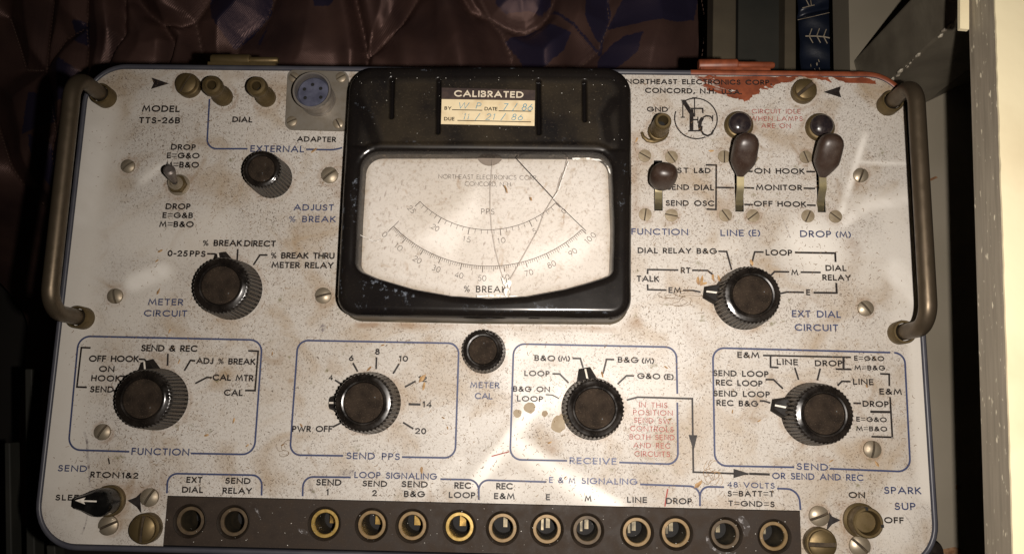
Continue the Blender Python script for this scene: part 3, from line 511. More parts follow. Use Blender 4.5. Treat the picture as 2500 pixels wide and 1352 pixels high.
# ---- handles
for (b1, b2) in (((260, 240), (205, 777)), ((2166, 258), (2194, 813))):
    A_ = P(*b1); Bq = P(*b2); h_ = Vector((0, 0, .0200)); e = empty('carrying_handle', (A_+Bq)/2, root); rb = .0075; path = [A_+Vector((0, 0, .001))]
    d = (Bq-A_).normalized(); zz = Vector((0, 0, 1))
    for k in range(11):
        t = math.pi/2*k/10; path.append(A_+h_-zz*rb*(1-math.sin(t))+d*rb*(1-math.cos(t)))
    for k in range(1, 8): path.append((A_+h_+d*rb).lerp(Bq+h_-d*rb, k/8))
    for k in range(11):
        t = math.pi/2*k/10; path.append(Bq+h_-d*rb*(1-math.sin(t))-zz*rb*(1-math.cos(t)))
    path.append(Bq+Vector((0, 0, .001)))
    MB().add(*tube(path, .00255, 24)).build('rod', M['handle'], e, smooth=True)
    for c_ in (A_, Bq): MB().add(*lathe([(3.7, 0), (3.7, 4.2), (3.45, 4.6), (3.0, 4.6), (2.85, 4.0)], 36, c_.x, c_.y, cap1=False)).build('ferrule', M['brass'], e, smooth=True, angle=40)
# ---- knobs
def knob_meshes(rb, rt, rc, h, ribs):
    n = ribs*6; shape = [1, 1, .985, .94, .94, .985]
    def rib(i, j, r): return r*(1-(1-shape[j % 6])*(1 if 1 <= i <= 4 else .0))
    m1 = MB().add(*lathe([(rb, 0), (rb, .5), (rb*.995, 1.6), (rt*1.01, h-1.3), (rt, h-.7), (rt*.95, h-.2), (rt*.90, h), (rc+1.15, h), (rc+.7, h+.35), (rc+.25, h+.25), (rc, h-.25)], n, cap0=True, cap1=False, rib=rib)); m1.alt = [i*n+j for i in (1, 2) for j in range(n) if j % 6 in (0, 1, 5)]; m1 = m1.mesh('knob_body', M['knob'], True, 45, M['rib'])
    m2 = MB().add(*lathe([(rc, h-.5), (rc-.02, h-.05), (rc-.3, h+.08), (rc*.6, h+.14), (rc*.2, h+.16)], 48)).mesh('knob_cap', M['knob_cap'], True, 45)
    return m1, m2
km = knob_meshes(9.9, 9.1, 6.1, 10.6, 44); ks = knob_meshes(6.9, 6.3, 4.3, 11, 34); kc = knob_meshes(7.1, 6.6, 4.4, 6.2, 34)
def wedge(r0, r1, w0, w1, h0, h1):
    v = [(r0, -w0, 0), (r1, -w1, 0), (r1, w1, 0), (r0, w0, 0), (r0, -w0*.85, h0), (r1-.5, -w1*.55, h1), (r1-.5, w1*.55, h1), (r0, w0*.85, h0)]
    return [(a*MM, b*MM, c*MM) for a, b, c in v], [(3, 2, 1, 0), (4, 5, 6, 7), (0, 1, 5, 4), (1, 2, 6, 5), (2, 3, 7, 6), (3, 0, 4, 7)]
pw = MB().add(*wedge(8.6, 13.2, 3.6, 1.9, 4.0, 2.6)).mesh('pointer', M['matte_black']); 
pl = MB().add([(9.2*MM, -.28*MM, 3.93*MM), (12.7*MM, -.28*MM, 2.68*MM), (12.7*MM, .28*MM, 2.68*MM), (9.2*MM, .28*MM, 3.93*MM)], [(0, 1, 2, 3)]).mesh('pointer_line', M['white'])
for bx, by, ms, tip in ((386, 974, km, (360, 878)), (904, 983, km, (806, 983)), (1446, 997, km, (1427, 899)), (1815, 731, km, (1714, 713)), (1983, 1010, km, (1882, 988)), (568, 708, km, (538, 618)), (664, 436, ks, None), (1181.5, 858, kc, None)):
    c = P(bx, by); e = empty('knob', c, root); rz = random.uniform(0, 6)
    if tip: d = P(*tip)-c; rz = math.atan2(d.y, d.x)
    e.rotation_euler.z = rz
    for nm, m_ in (('knob_body', ms[0]), ('knob_cap', ms[1])) + ((('pointer', pw), ('pointer_line', pl)) if tip else ()):
        o = bpy.data.objects.new(nm, m_); C.objects.link(o); o.parent = e
# pointer knob at the lower left
c = P(271, 1221); e = empty('pointer_knob', c, root)
MB().add(*[( [Vector(v)+Vector((c.x, c.y, 0)) for v in s_[0]], s_[1]) for s_ in [lathe([(4.9, 0), (4.9, 1.6), (4.6, 1.9)], 40)]][0]).build('brass_skirt', M['brass'], e, smooth=True, angle=40)
def bar(sc_, z_, tipx=-7.3):
    o = []
    for k in range(15):
        t = math.radians(-118+236*k/14); o.append((c.x+4.3*sc_*MM*math.cos(t), c.y+4.3*sc_*MM*math.sin(t), z_*MM))
    for x_, y_ in ((-4.4, 2.6), (tipx+.6, 1.9), (tipx, 1.3), (tipx, -1.3), (tipx+.6, -1.9), (-4.4, -2.6)): o.append((c.x+x_*MM*(1 if sc_ > .9 else .97), c.y+y_*sc_*MM, z_*MM))
    return o
ls = [bar(1, 1.9), bar(1, 6.5), bar(.95, 8.2), bar(.8, 9.0)]; mb = MB(); n_ = len(ls[0])
for l_ in ls: mb.v += l_
mb.f = [(i*n_+j, i*n_+(j+1) % n_, (i+1)*n_+(j+1) % n_, (i+1)*n_+j) for i in range(3) for j in range(n_)]+[tuple(3*n_+j for j in range(n_))]
mb.build('pointer_body', M['gloss_black'], e, smooth=True, angle=40)
am = MB(); am.add(*ribbon([P(*q('c', 550, 447), 9.05), P(*q('c', 430, 443), 9.05)], 3.6*.13*MM, 9.06*MM)); am.add([P(*q('c', *p), 9.09) for p in ((384, 440), (466, 416), (452, 436), (452, 448), (462, 470))], [(0, 4, 3, 2, 1)])
am.build('white_arrow', M['white'], e)
# ---- screws
def slot_head(r, h, dome, sw=.22, collar=None):
    """a turned head with a real slot: two half heads with a gap, over a base disc"""
    mb = MB()
    if collar: mb.add(*lathe([(collar[0], 0), (collar[0], collar[1]-.3), (collar[0]-.3, collar[1]), (r+.05, collar[1])], 40))
    z0 = collar[1] if collar else 0; mb.add(*lathe([(r, z0), (r, z0+h*.45)], 36)); mb.alt = [len(mb.f)-1]
    for s in (1, -1):
        hw = r*sw; rings = []; N_ = 7; K = 18
        for i in range(N_):
            t = i/(N_-1); ri = r*(1-t); zz = z0+h*.5+(dome*(1-(ri/r)**2))+h*.5
            row = []
            for k in range(K+1):
                a = math.pi*k/K; x = ri*math.cos(a); y = max(ri*math.sin(a), 0)*(r-hw)/r+hw; 
                if x*x+y*y > r*r: y = math.sqrt(max(r*r-x*x, 0)); 
                row.append((x*MM, s*max(y, hw)*MM, zz*MM))
            rings.append(row)
        lo = [(x, y, (z0+h*.3)*MM) for x, y, _ in rings[0]]; allr = [lo]+rings; n = K+1; vs = [p for r_ in allr for p in r_]; fs = []
        for i in range(len(allr)-1):
            for j in range(n-1): f = (i*n+j, i*n+j+1, (i+1)*n+j+1, (i+1)*n+j); fs.append(f if s > 0 else f[::-1])
        b0 = len(vs); xs = [p for p in rings[0]][::1]
        # slot wall: follows the dome along the straight edge
        top = [(r_[0][0], s*hw*MM, r_[0][2]) for r_ in rings]+[(r_[-1][0], s*hw*MM, r_[-1][2]) for r_ in rings[::-1]]
        bot = [(p[0], p[1], (z0+h*.3)*MM) for p in top]; vs += top+bot; m = len(top)
        for j in range(m-1): f = (b0+j, b0+j+1, b0+m+j+1, b0+m+j); fs.append(f if s > 0 else f[::-1])
        mb.add(vs, fs)
    return mb
S_big = slot_head(3.5, 1.2, .7, .17, (4.1, 2.6)).mesh('captive_screw', M['brass'], True, 40, M['slot_grime_shade'])
S_pan = slot_head(2.65, .9, .75, .13).mesh('screw', M['nickel'], True, 40, M['slot_grime_shade'])
S_flat = slot_head(2.15, .40, .08, .10).mesh('screw', M['flat_nickel'], True, 40, M['slot_grime_shade'])
S_con = slot_head(1.75, .5, .35, .14).mesh('screw', M['nickel'], True, 40, M['slot_grime_shade'])
def screw(me_, x, y, ang, s=1, h=0, nm='screw'):
    o = put(nm, me_, root, P(x, y, h), math.radians(ang)); o.scale = (s, s, s); return o
for x, y, a, s in ((464, 213, 62, 1), (1959, 227, 40, 1), (362, 1287, 88, 1.15), (1997, 1323, 0, 1.17)): screw(S_big, x, y, a, s, nm='captive_screw')
for x, y, a, s in ((314, 407, 40, .88), (806, 429, 38, 1.05), (283, 723, -75, .95), (790, 722, 15, 1.0), (252, 1054, 58, .98), (2100, 429, 70, .92), (2112, 753, -52, .95), (2128, 1096, 80, 1.02), (367, 1213, 60, 1.08), (267, 1281, 25, 1.15), (1998, 1258, 22, 1.16), (2097, 1331, -42, 1.2)): screw(S_pan, x, y, a, s)
for x, y, a in ((1574, 381, -30), (1639, 384, -55), (1768, 383, 88), (1834, 386, 10), (1967, 384, -70), (2034, 386, 30), (1575, 524, 82), (1639, 526, -10), (1771, 526, -55), (1838, 527, 38), (1972, 528, 65), (2039, 529, -38)): screw(S_flat, x, y, a)
# ---- adapter socket
e = empty('adapter_socket', P(775, 245), root)
pp = [P(*a) for a in ((705, 174), (852, 178), (850, 322), (698, 318))]; p0 = round_path(pp, .0022, True, 5)
MB().add(*prism([(a.x, a.y, .0) for a in p0[::-1]], [(a.x, a.y, .0011) for a in p0[::-1]])).build('mounting_plate', M['alu'], e)
c = P(779, 247)
MB().add(*lathe([(6.0, 1.1), (6.0, 2.4), (5.9, 2.5), (5.9, 7.6), (6.35, 7.9), (6.5, 9.2), (6.3, 9.6), (5.75, 9.6), (5.7, 9.0), (5.7, 6.4)], 48, c.x, c.y, cap1=False)).build('barrel', M['silver'], e, smooth=True, angle=40)
MB().add(*lathe([(5.7, 6.5), (5.1, 7.2), (5.0, 7.35)], 40, c.x, c.y)).build('socket_insert', M['insert'], e)
for a in ((1908, 517), (1858, 545), (1957, 541), (1862, 598), (1958, 595)):
    p = P(*q('s', *a), 7.4); MB().add(*lathe([(.62, 7.36), (.42, 7.42), (.40, 7.40)], 14, p.x, p.y)).build('pin_socket', M['dark'], e)
for x, y, a in ((718, 190, -35), (833, 190, 30), (713, 297, 25), (826, 302, -60)): screw(S_con, x, y, a, 1, 1.1)
# ---- binding terminals
def knurl(n, d): return lambda i, j, r: r*(1-(d if j % 2 else 0)) if i in n else r
for bx, by, pr in ((546, 238, [(3.3, 0), (3.4, .4), (3.4, 2.6), (3.1, 2.9), (2.75, 3.4), (2.7, 7.6), (3.3, 8.3), (3.4, 8.6), (3.4, 10.2), (3.05, 10.9), (2.2, 11.1), (2.15, 10.5), (1.55, 10.5), (1.5, 6)]), (651, 240, [(3.3, 0), (3.4, .4), (3.4, 2.6), (3.1, 2.9), (2.75, 3.4), (2.7, 7.6), (3.3, 8.3), (3.4, 8.6), (3.4, 10.2), (3.05, 10.9), (2.2, 11.1), (2.15, 10.5), (1.55, 10.5), (1.5, 6)]), (1606, 323, [(3.5, 0), (3.6, .3), (3.6, 1.8), (3.3, 2.1), (3.0, 2.2), (3.05, 5), (2.8, 10), (2.75, 10.6), (2.45, 11), (1.75, 11), (1.7, 10.5), (1.55, 6)])):
    c = P(bx, by); e = empty('binding_post', c, root)
    MB().add(*lathe(pr, 48, c.x, c.y, cap1=False, rib=knurl((1, 2), .04))).build('post_body', M['brass'], e, smooth=True, angle=40)
    MB().add(*lathe([(1.6, 5.9), (1.0, 6.0), (.3, 6.1)], 16, c.x, c.y)).build('bore', M['dark'], e)
MB().add(*tube([P(*q('k', *a), 1.2) for a in ((138, 655), (150, 690), (180, 715), (225, 722), (262, 712), (285, 695))], [.0004, .0006, .0007, .0007, .0007, .0006], 8)).build('solder_lug', M['brass'], root, smooth=True)
# ---- bat-handle toggle
c = P(437, 452); e = empty('toggle_switch', c, root)
MB().add(*lathe([(3.7, 0), (3.7, .35), (3.4, .45)], 32, c.x, c.y)).build('washer', M['nickel'], e, smooth=True, angle=40)
MB().add(*lathe([(3.15, .45), (3.2, .6), (3.2, 1.9), (3.0, 2.1)], 6, c.x, c.y)).build('hex_nut', M['brass'], e)
MB().add(*lathe([(2.3, 2.1), (2.35, 2.3), (2.2, 2.6), (2.35, 2.9), (2.2, 3.2), (2.3, 3.6), (2.0, 4.2), (1.5, 4.2), (1.3, 3.2)], 28, c.x, c.y)).build('bushing', M['nickel'], e, smooth=True, angle=40)
t0 = Vector((c.x, c.y, .0035)); t1 = P(412, 413, 13.0)
MB().add(*tube([t0.lerp(t1, k) for k in (0, .3, .6, .85, .95, 1)], [.0009, .0012, .0016, .0019, .0018, .0011], 20)).build('bat_lever', mat('grey_worn_lever', (.20, .175, .16), .4, .6, var=((.12, .10, .09), 300, .4, .7)), e, smooth=True)
# ---- lamps
for bx, by in ((1802, 308), (2000, 313)):
    c = P(bx, by); e = empty('indicator_lamp', c, root)
    MB().add(*lathe([(4.8, 0), (4.85, .3), (4.85, 1.2), (4.5, 1.7), (4.0, 2.1), (3.8, 2.1), (3.75, 1.6)], 40, c.x, c.y, cap1=False)).build('lamp_ring', M['brass'], e, smooth=True, angle=40)
    MB().add(*lathe([(3.85, 1.2), (3.8, 2.6)]+[(3.8*math.cos(t), 2.6+2.1*math.sin(t)) for t in (.2, .4, .6, .8, 1, 1.2, 1.4, 1.53)], 40, c.x, c.y)).build('lamp_lens', M['lens'], e, smooth=True)
# ---- lever switches
def loft(axis_, ws, ts, up, n=24, pw_=2.6):
    vs = []; fs = []
    for i, (p, w_, t_) in enumerate(zip(axis_, ws, ts)):
        a = (axis_[min(i+1, len(axis_)-1)]-axis_[max(i-1, 0)]).normalized(); s_ = a.cross(up).normalized(); u_ = s_.cross(a)
        for j in range(n):
            th_ = 2*math.pi*j/n; cc, ss = math.cos(th_), math.sin(th_); k = (abs(cc)**pw_+abs(ss)**pw_)**(-1/pw_)
            vs.append(p+s_*(w_*k*cc)+u_*(t_*k*ss))
    for i in range(len(axis_)-1):
        for j in range(n): k = (j+1) % n; fs.append((i*n+j, i*n+k, (i+1)*n+k, (i+1)*n+j))
    fs += [tuple(range(n-1, -1, -1)), tuple((len(axis_)-1)*n+j for j in range(n))]; return vs, fs
M['tongue'] = mat('worn_brass_tongue', (.42, .36, .20), .33, .8, var=((.22, .19, .13), 260, .35, .7, .5))
for (sx, tg, a, b) in ((1607, [(1607, 512, -2), (1608, 490, 1.5), (1608, 465, 3.5), (1609, 440, 4)], (1611, 458, 5.0), (1627, 408, 16)),
                       (1804.5, [(1804, 515, -2), (1805, 495, 1.6), (1808, 460, 4.6), (1808, 425, 6.2)], (1807, 429, 6), (1827, 326, 15.5)),
                       (2004, [(2004, 517, -2), (2004, 495, 1.6), (2010, 460, 4.6), (2009, 428, 6.2)], (2008, 431, 6), (2035, 327, 15.5))):
    e = empty('lever_switch', P(sx, 450), root)
    pts = [P(*t[:2], t[2]) for t in tg]; fine = []
    for i in range(len(pts)-1): fine += [pts[i].lerp(pts[i+1], k/4) for k in range(4)]
    fine.append(pts[-1]); mb = MB(); w_ = .00115
    vs = [v for p in fine for v in (p+Vector((-w_, 0, 0)), p+Vector((w_, 0, 0)), p+Vector((w_, .0003, -.0006)), p+Vector((-w_, .0003, -.0006)))]; fs = []
    for i in range(len(fine)-1):
        for j in range(4): k = (j+1) % 4; fs.append((i*4+j, i*4+k, i*4+4+k, i*4+4+j))
    mb.add(vs, fs).build('metal_tongue', M['tongue'], e, smooth=True, angle=40)
    A_, Bq = P(*a[:2], a[2]), P(*b[:2], b[2])
    if sx < 1700: ts_ = [0, .1, .3, .5, .7, .85, .94, .985, 1]; ws_ = [1.4, 2.6, 4.0, 4.3, 4.3, 3.8, 2.9, 1.6, .4]
    else: ts_ = [0, .06, .20, .33, .45, .62, .78, .88, .95, .985, 1]; ws_ = [1.2, 1.7, 3.0, 3.9, 4.05, 4.0, 3.9, 3.4, 2.5, 1.5, .5]
    MB().add(*loft([A_.lerp(Bq, t) for t in ts_], [w*MM for w in ws_], [w*.8*MM for w in ws_], Vector((0, 0, 1)), 28, 2.7 if sx > 1700 else 2.2)).build('lever_knob', M['paddle'], e, smooth=True, angle=60)
# ---- spark suppressor switch: slotted collar
c = P(2099, 1269); e = empty('recessed_switch', c, root)
def notch(i, j, r): return r
MB().add(*lathe([(5.3, 0), (5.3, 1.0), (4.9, 1.3), (4.6, 1.5), (4.6, 6.2), (4.3, 6.5), (3.7, 6.5), (3.6, 6.1), (3.5, 1.5)], 48, c.x, c.y, cap1=False)).build('threaded_collar', M['brass'], e, smooth=True, angle=40)
MB().add(*lathe([(3.5, 1.8), (3.3, 4.0), (3.0, 4.3), (1.5, 4.4)], 36, c.x, c.y)).build('slide_button', M['brass'], e, smooth=True, angle=40)
for dx, dy in ((-.3, 4.15), (4.15, -.8)):
    MB().add(*box(c.x+(dx-.45)*MM, c.x+(dx+.45)*MM, c.y+(dy-.45)*MM, c.y+(dy+.45)*MM, .0055, .00656)).build('collar_notch', M['dark'], e)
M['residue'] = ink('pale_crust', (.20, .19, .19), .42)
# ---- jack strip
HZ = .0003; jx = [(463, 1271), (569.5, 1273.6), (792, 1277.5), (907, 1280.7), (1006, 1283), (1121.6, 1285.4), (1227, 1288.5), (1335.4, 1291), (1434, 1294), (1555.4, 1298.7), (1651, 1300.4), (1772, 1303.7), (1890.6, 1308.6)]
js = [P(*a, .3) for a in jx]; strip = empty('jack_strip', (sum(j.x for j in js)/13, js[5].y, 0), root)
cuts = [SX0+.0002]+[(js[i].x+js[i+1].x)/2 for i in range(12)]+[SX1-.0002]; y0, y1 = Y0+.0004, SY1-.0002; mb = MB(); NH = 40
for i, j in enumerate(js):
    xa, xb = cuts[i], cuts[i+1]; o = []; inn = []; sk = []; dn = []
    for k in range(NH):
        a = 2*math.pi*k/NH; ca, sa = math.cos(a), math.sin(a)
        tx = ((xb-j.x) if ca > 0 else (xa-j.x))/ca if abs(ca) > 1e-9 else 1e9; ty = ((y1-j.y) if sa > 0 else (y0-j.y))/sa if abs(sa) > 1e-9 else 1e9
        t = min(tx, ty); o.append((j.x+ca*t, j.y+sa*t, HZ)); inn.append((j.x+.0053*ca, j.y+.0053*sa, HZ)); sk.append((j.x+.0046*ca, j.y+.0046*sa, HZ-.0007)); dn.append((j.x+.0046*ca, j.y+.0046*sa, HZ-.004))
    # corner triangles
    for (qx_, qy_) in ((xb, y1), (xa, y1), (xa, y0), (xb, y0)):
        ang = math.atan2(qy_-j.y, qx_-j.x) % (2*math.pi); k = int(ang/(2*math.pi)*NH) % NH; o_k, o_n = o[k], o[(k+1) % NH]
        if abs(o_k[0]-o_n[0]) > 1e-7 and abs(o_k[1]-o_n[1]) > 1e-7: mb.add([o_k, (qx_, qy_, HZ), o_n], [(0, 1, 2)])
    vs = o+inn+sk+dn; fs = [(l*NH+k, l*NH+(k+1) % NH, (l+1)*NH+(k+1) % NH, (l+1)*NH+k) for l in range(3) for k in range(NH)]; mb.add(vs, fs)
mb.add([(cuts[0], y0, HZ), (cuts[0], y1, HZ), (cuts[-1], y1, HZ), (cuts[-1], y0, HZ), (cuts[0], y0, -.003), (cuts[0], y1, -.003), (cuts[-1], y1, -.003), (cuts[-1], y0, -.003)], [(0, 1, 5, 4), (1, 2, 6, 5), (2, 3, 7, 6), (3, 0, 4, 7)])
mb.build('strip_plate', M['bakelite'], root); C.objects.unlink(strip) if False else None
bpy.data.objects.remove(strip)
M['blade'] = mat('contact_spring', (.07, .06, .04), .45, .5, var=((.3, .25, .16), 300, .4, .7)); M['gold_blade'] = mat('gilt_contact', (.16, .10, .03), .35, .8, var=((.5, .33, .1), 300, .4, .7))
for i, j in enumerate(js):
    e = empty('jack', (j.x, j.y, 0), root); br = i in (2, 5)
    MB().add(*lathe([(4.45, -3), (4.40, -.45), (4.3, -.3), (3.45, -.28), (3.28, -.45), (3.25, -1.2)], 40, j.x, j.y, cap1=False)).build('jack_ring', M['ring_bright' if br else ('ring_dull' if i in (0, 1, 8, 11) else 'ring')], e, smooth=True, angle=40)
    MB().add(*lathe([(5.28, -.3), (5.25, .45), (5.1, .55), (4.6, .2), (4.42, -.2)], 40, j.x, j.y, cap1=False)).build('jack_collar', M['jack_collar'], e, smooth=True, angle=40)
    MB().add(*lathe([(3.25, -13), (3.25, -1.1)], 32, j.x, j.y, cap1=False)).build('jack_bore', mat('dull_bore', (.05, .038, .022), .55, .4, var=((.03, .024, .015), 300, .4, .6)) if i == 0 else bpy.data.materials['dull_bore'], e, smooth=True)
    if i >= 2: MB().add(*box(j.x-.0006+(.0005 if i > 5 else -.0002), j.x+.0012, j.y-.0012, j.y+.0025, -.0102-.0003*i, -.0095-.0003*i)).build('contact_blade', M['gold_blade' if i < 6 else 'blade'], e)
    if i in (7, 8, 9, 10): MB().add(*box(j.x-.0017, j.x-.0009, j.y-.0016, j.y+.0022, -.0125, -.0095)).build('contact_blade', M['blade'], e)
for zz, pts in (('n', [(865, 420), (905, 425), (945, 470), (950, 520), (930, 570), (900, 580), (905, 530), (890, 480), (862, 445)]), ('n', [(625, 560), (650, 600), (690, 660), (760, 695), (850, 690), (820, 705), (740, 706), (670, 680), (625, 620)]), ('c', [(1760, 500), (1778, 505), (1800, 560), (1810, 590), (1795, 580), (1775, 540)]), ('c', [(2085, 660), (2120, 650), (2160, 690), (2140, 700), (2100, 680)])):
    fillpoly(zz, pts, 'residue', .37, root, name='pale_residue', sub=3, jit=2)
fl_ = MB().add(*box(cuts[0], cuts[-1], y0, y1, -.0145, -.0135)); fl_.build('jack_backing', M['dark'], root)

# ================================================================== METER
HB = 14.5
met = empty('panel_meter', P(1185, 480), root)
def pl_(pts, h): return [tuple(P(*p, h)[:2]) for p in pts]
outer = round_path(pl_([(851, 159), (1200, 157), (1543, 161), (1544, 450), (1543, 777), (1180, 775), (817, 768), (834, 450)], HB), [.0085, 0, .0085, 0, .0062, 0, .0062, 0], True, 8)
outer = [tuple(p) for p in outer]
win = round_path(pl_([(888, 377), (1180, 377), (1489, 379), (1496, 560), (1493, 672), (1469, 682), (1430, 694), (1378, 708), (1286, 725), (1195, 730), (1104, 724), (1013, 708), (921, 681), (873, 660), (878, 540)], 11), [.0058, 0, .0058, 0, .0025, 0, 0, 0, 0, 0, 0, 0, 0, .0025, 0], True, 6)
win = [tuple(p) for p in win]
xs = np.array([p[0] for p in outer]); ys = np.array([p[1] for p in outer]); st = .00032
gx = np.arange(xs.min()-.0004, xs.max()+.0004, st); gy = np.arange(ys.min()-.0004, ys.max()+.0004, st); X, Y = np.meshgrid(gx, gy, indexing='ij')
so = poly_sd(X, Y, outer); sw = poly_sd(X, Y, win)
di = np.clip(-so, 0, None); re = .0030; H = HB*MM - np.where(di < re, re-np.sqrt(np.clip(re*re-(re-di)**2, 0, None)), 0)
# shallow dish of the side and lower frame towards the window
lw = np.clip(sw, 0, None); top_zone = P(1180, 366, HB).y
lip = .0026; H = np.minimum(H, np.where(lw < lip, HB*MM-.0016+np.sqrt(np.clip(lip*lip-(lip-lw)**2, 0, None))*.62, 1))
shoulder = np.clip((lw-.0022)/.0012, 0, 1)*np.clip((Y-top_zone)/.0010, 0, 1); H = H-shoulder*.0006*np.clip(di/.004, 0, 1)
for x_, y_a, y_b in ((956.6, 193, 283), (1070.6, 195, 320), (1315, 197, 322), (1427, 199, 290)):
    d = seg_dist(X, Y, P(x_, y_a, HB)[:2], P(x_-(2 if x_ < 1100 else -1), y_b, HB)[:2]); H -= .0019*np.clip(1-(d/.00095)**2, 0, 1); GR = d if x_ < 960 else np.minimum(GR, d)
H = np.where(sw < 0, np.maximum(HB*MM-.0016-np.clip(-sw, 0, None)*9, .0018), H)
# clamp the outside ring on to the outline, then drop walls
nx, ny = X.shape; inside = so < st*.95
cen = np.array([np.mean(xs), np.mean(ys)]); gxo, gyo = np.gradient(so, st)
XX = np.where(so > 0, X-gxo*so, X); YY = np.where(so > 0, Y-gyo*so, Y); H = np.where(so > -st*.2, HB*MM-re, H)
idx = np.arange(nx*ny).reshape(nx, ny); cell = inside[:-1, :-1] & inside[1:, :-1] & inside[1:, 1:] & inside[:-1, 1:] & (sw[:-1, :-1] > -.0016)
I, J = np.nonzero(cell); fa = np.stack([idx[I, J], idx[I+1, J], idx[I+1, J+1], idx[I, J+1]], 1)
me = bpy.data.meshes.new('bezel'); me.from_pydata(np.stack([XX.ravel(), YY.ravel(), H.ravel()], 1).tolist(), [], fa.tolist()); me.materials.append(M['bezel']); me.shade_smooth()
dust = np.clip((Y-top_zone)/.0015, 0, 1)*np.clip((di-.0035)/.003, 0, 1)*.95; dust = np.maximum(dust, .12)*np.clip((GR-.0004)/.0006, .0, 1)
dust *= 1-.8*strokes(X, Y, [('d', [(250, 400), (330, 560), (380, 700)], 16, 1), ('d', [(2300, 380), (2230, 500), (2260, 680)], 16, 1)], HB)
set_attr(me, 'dust', dust)
set_attr(me, 'scuff', strokes(X, Y, [('e', [(290, 800), (470, 870)], 9, 1), ('e', [(300, 810), (300, 1000)], 5, 1), ('e', [(470, 860), (460, 1020)], 5, 1), ('e', [(520, 890), (640, 910), (660, 1030)], 6, 1), ('e', [(680, 930), (690, 1000)], 4, 1), ('e', [(210, 20), (205, 330)], 5, .9), ('d', [(220, 1000), (205, 1150)], 5, .9), ('d', [(2385, 880), (2400, 960)], 6, .9), ('e', [(2350, 110), (2360, 220)], 6, .9), ('d', [(230, 390), (360, 500)], 4, .9),
    ('d', [(640, 715), (850, 720)], 4, .8), ('d', [(210, 150), (230, 320)], 3, .9), ('e', [(120, 200), (100, 900)], 3, .8), ('e', [(1000, 1020), (1400, 1030)], 6, .55), ('e', [(1600, 1010), (1900, 1030)], 8, .5), ('d', [(2100, 105), (2110, 125)], 4, 1), ('d', [(2415, 360), (2425, 420)], 3, 1), ('d', [(1900, 690), (1940, 730)], 4, .8), ('e', [(240, 1000), (270, 1010)], 6, .8), ('d', [(990, 650), (1030, 620)], 3, .8), ('d', [(380, 90), (460, 92)], 2, .8), ('d', [(760, 125), (830, 135)], 2.5, .8), ('d', [(1180, 112), (1520, 114)], 1.6, .9), ('e', [(1180, 1040), (2300, 1060)], 2, .4)], HB))
put('bezel', me, met)
ol = [tuple(p) for p in outer]; ol2 = [(a*1, b) for a, b in ol]
if sum(ol[i][0]*ol[(i+1) % len(ol)][1]-ol[(i+1) % len(ol)][0]*ol[i][1] for i in range(len(ol))) < 0: ol = ol[::-1]
def grow(l, d):
    ccx = sum(p[0] for p in l)/len(l); ccy = sum(p[1] for p in l)/len(l); return [(p[0]+(d if p[0] > ccx else -d), p[1]+(d if p[1] > ccy else -d)) for p in l]
M['olive_side'] = mat('dusty_black_side', (.045, .038, .026), .45, var=((.11, .09, .06), 200, .35, .7))
MB().add(*loops([(grow(ol, .0004), 0), (grow(ol, .0004), .0012), (ol, .0016), (ol, HB*MM-re+.0001)])).build('meter_housing', M['olive_side'], met, smooth=True, angle=40)
# dial card, window, crack, needle
HD = 8.0; a, b = P(850, 350, HD), P(1520, 750, HD)
gx = np.linspace(a.x, b.x, 220); gy = np.linspace(b.y, a.y, 130); X, Y = np.meshgrid(gx, gy, indexing='ij')
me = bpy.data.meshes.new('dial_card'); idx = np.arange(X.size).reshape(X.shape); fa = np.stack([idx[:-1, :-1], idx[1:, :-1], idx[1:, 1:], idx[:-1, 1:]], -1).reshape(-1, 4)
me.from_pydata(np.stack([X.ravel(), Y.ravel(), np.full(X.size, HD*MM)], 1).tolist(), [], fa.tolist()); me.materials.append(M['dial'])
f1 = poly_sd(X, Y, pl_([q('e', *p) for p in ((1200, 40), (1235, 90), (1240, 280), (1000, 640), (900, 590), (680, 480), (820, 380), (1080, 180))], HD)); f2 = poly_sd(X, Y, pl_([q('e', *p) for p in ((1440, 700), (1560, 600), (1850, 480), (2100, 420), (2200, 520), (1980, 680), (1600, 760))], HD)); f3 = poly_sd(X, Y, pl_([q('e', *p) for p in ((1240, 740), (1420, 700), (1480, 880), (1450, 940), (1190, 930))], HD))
set_attr(me, 'clean', np.clip(np.maximum(.72*np.clip(.4-f1/.005, 0, 1), np.maximum(.65*np.clip(.4-f2/.004, 0, 1), .6*np.clip(.3-f3/.002, 0, 1))), 0, 1)); wd_ = pl_([(888, 374), (1489, 376), (1497, 560), (1493, 674), (1430, 696), (1286, 727), (1195, 732), (1104, 726), (921, 683), (870, 660), (877, 540)], HD+3); set_attr(me, 'edge', np.clip(1+poly_sd(X, Y, wd_)/.0032, 0, 1)**1.5); dial = put('dial_card', me, met)  # edge mask: painted depth shade and dirt, strongest at the window frame
def T2(zone, s, x0, y0, x1, y1, cap, wt=.09, col='grey'): legend(zone, s, x0, y0, x1, y1, cap, col, wt, HD+.06, dial)
T2('d', 'NORTHEAST ELECTRONICS CORP.', 890, 1008, 1682, 1020, 36); T2('d', 'CONCORD, N. H.', 1102, 1066, 1476, 1072, 36); T2('e', 'PPS', 1234, 274, 1336, 276, 46, .09)
T2('e', '% BREAK', 1094, 898, 1436, 904, 54, .17, 'black'); T2('e', 'K', 1408, 903, 1452, 904, 54, .17, 'black') if False else None
sm = MB(); zt = (HD+.05)*MM
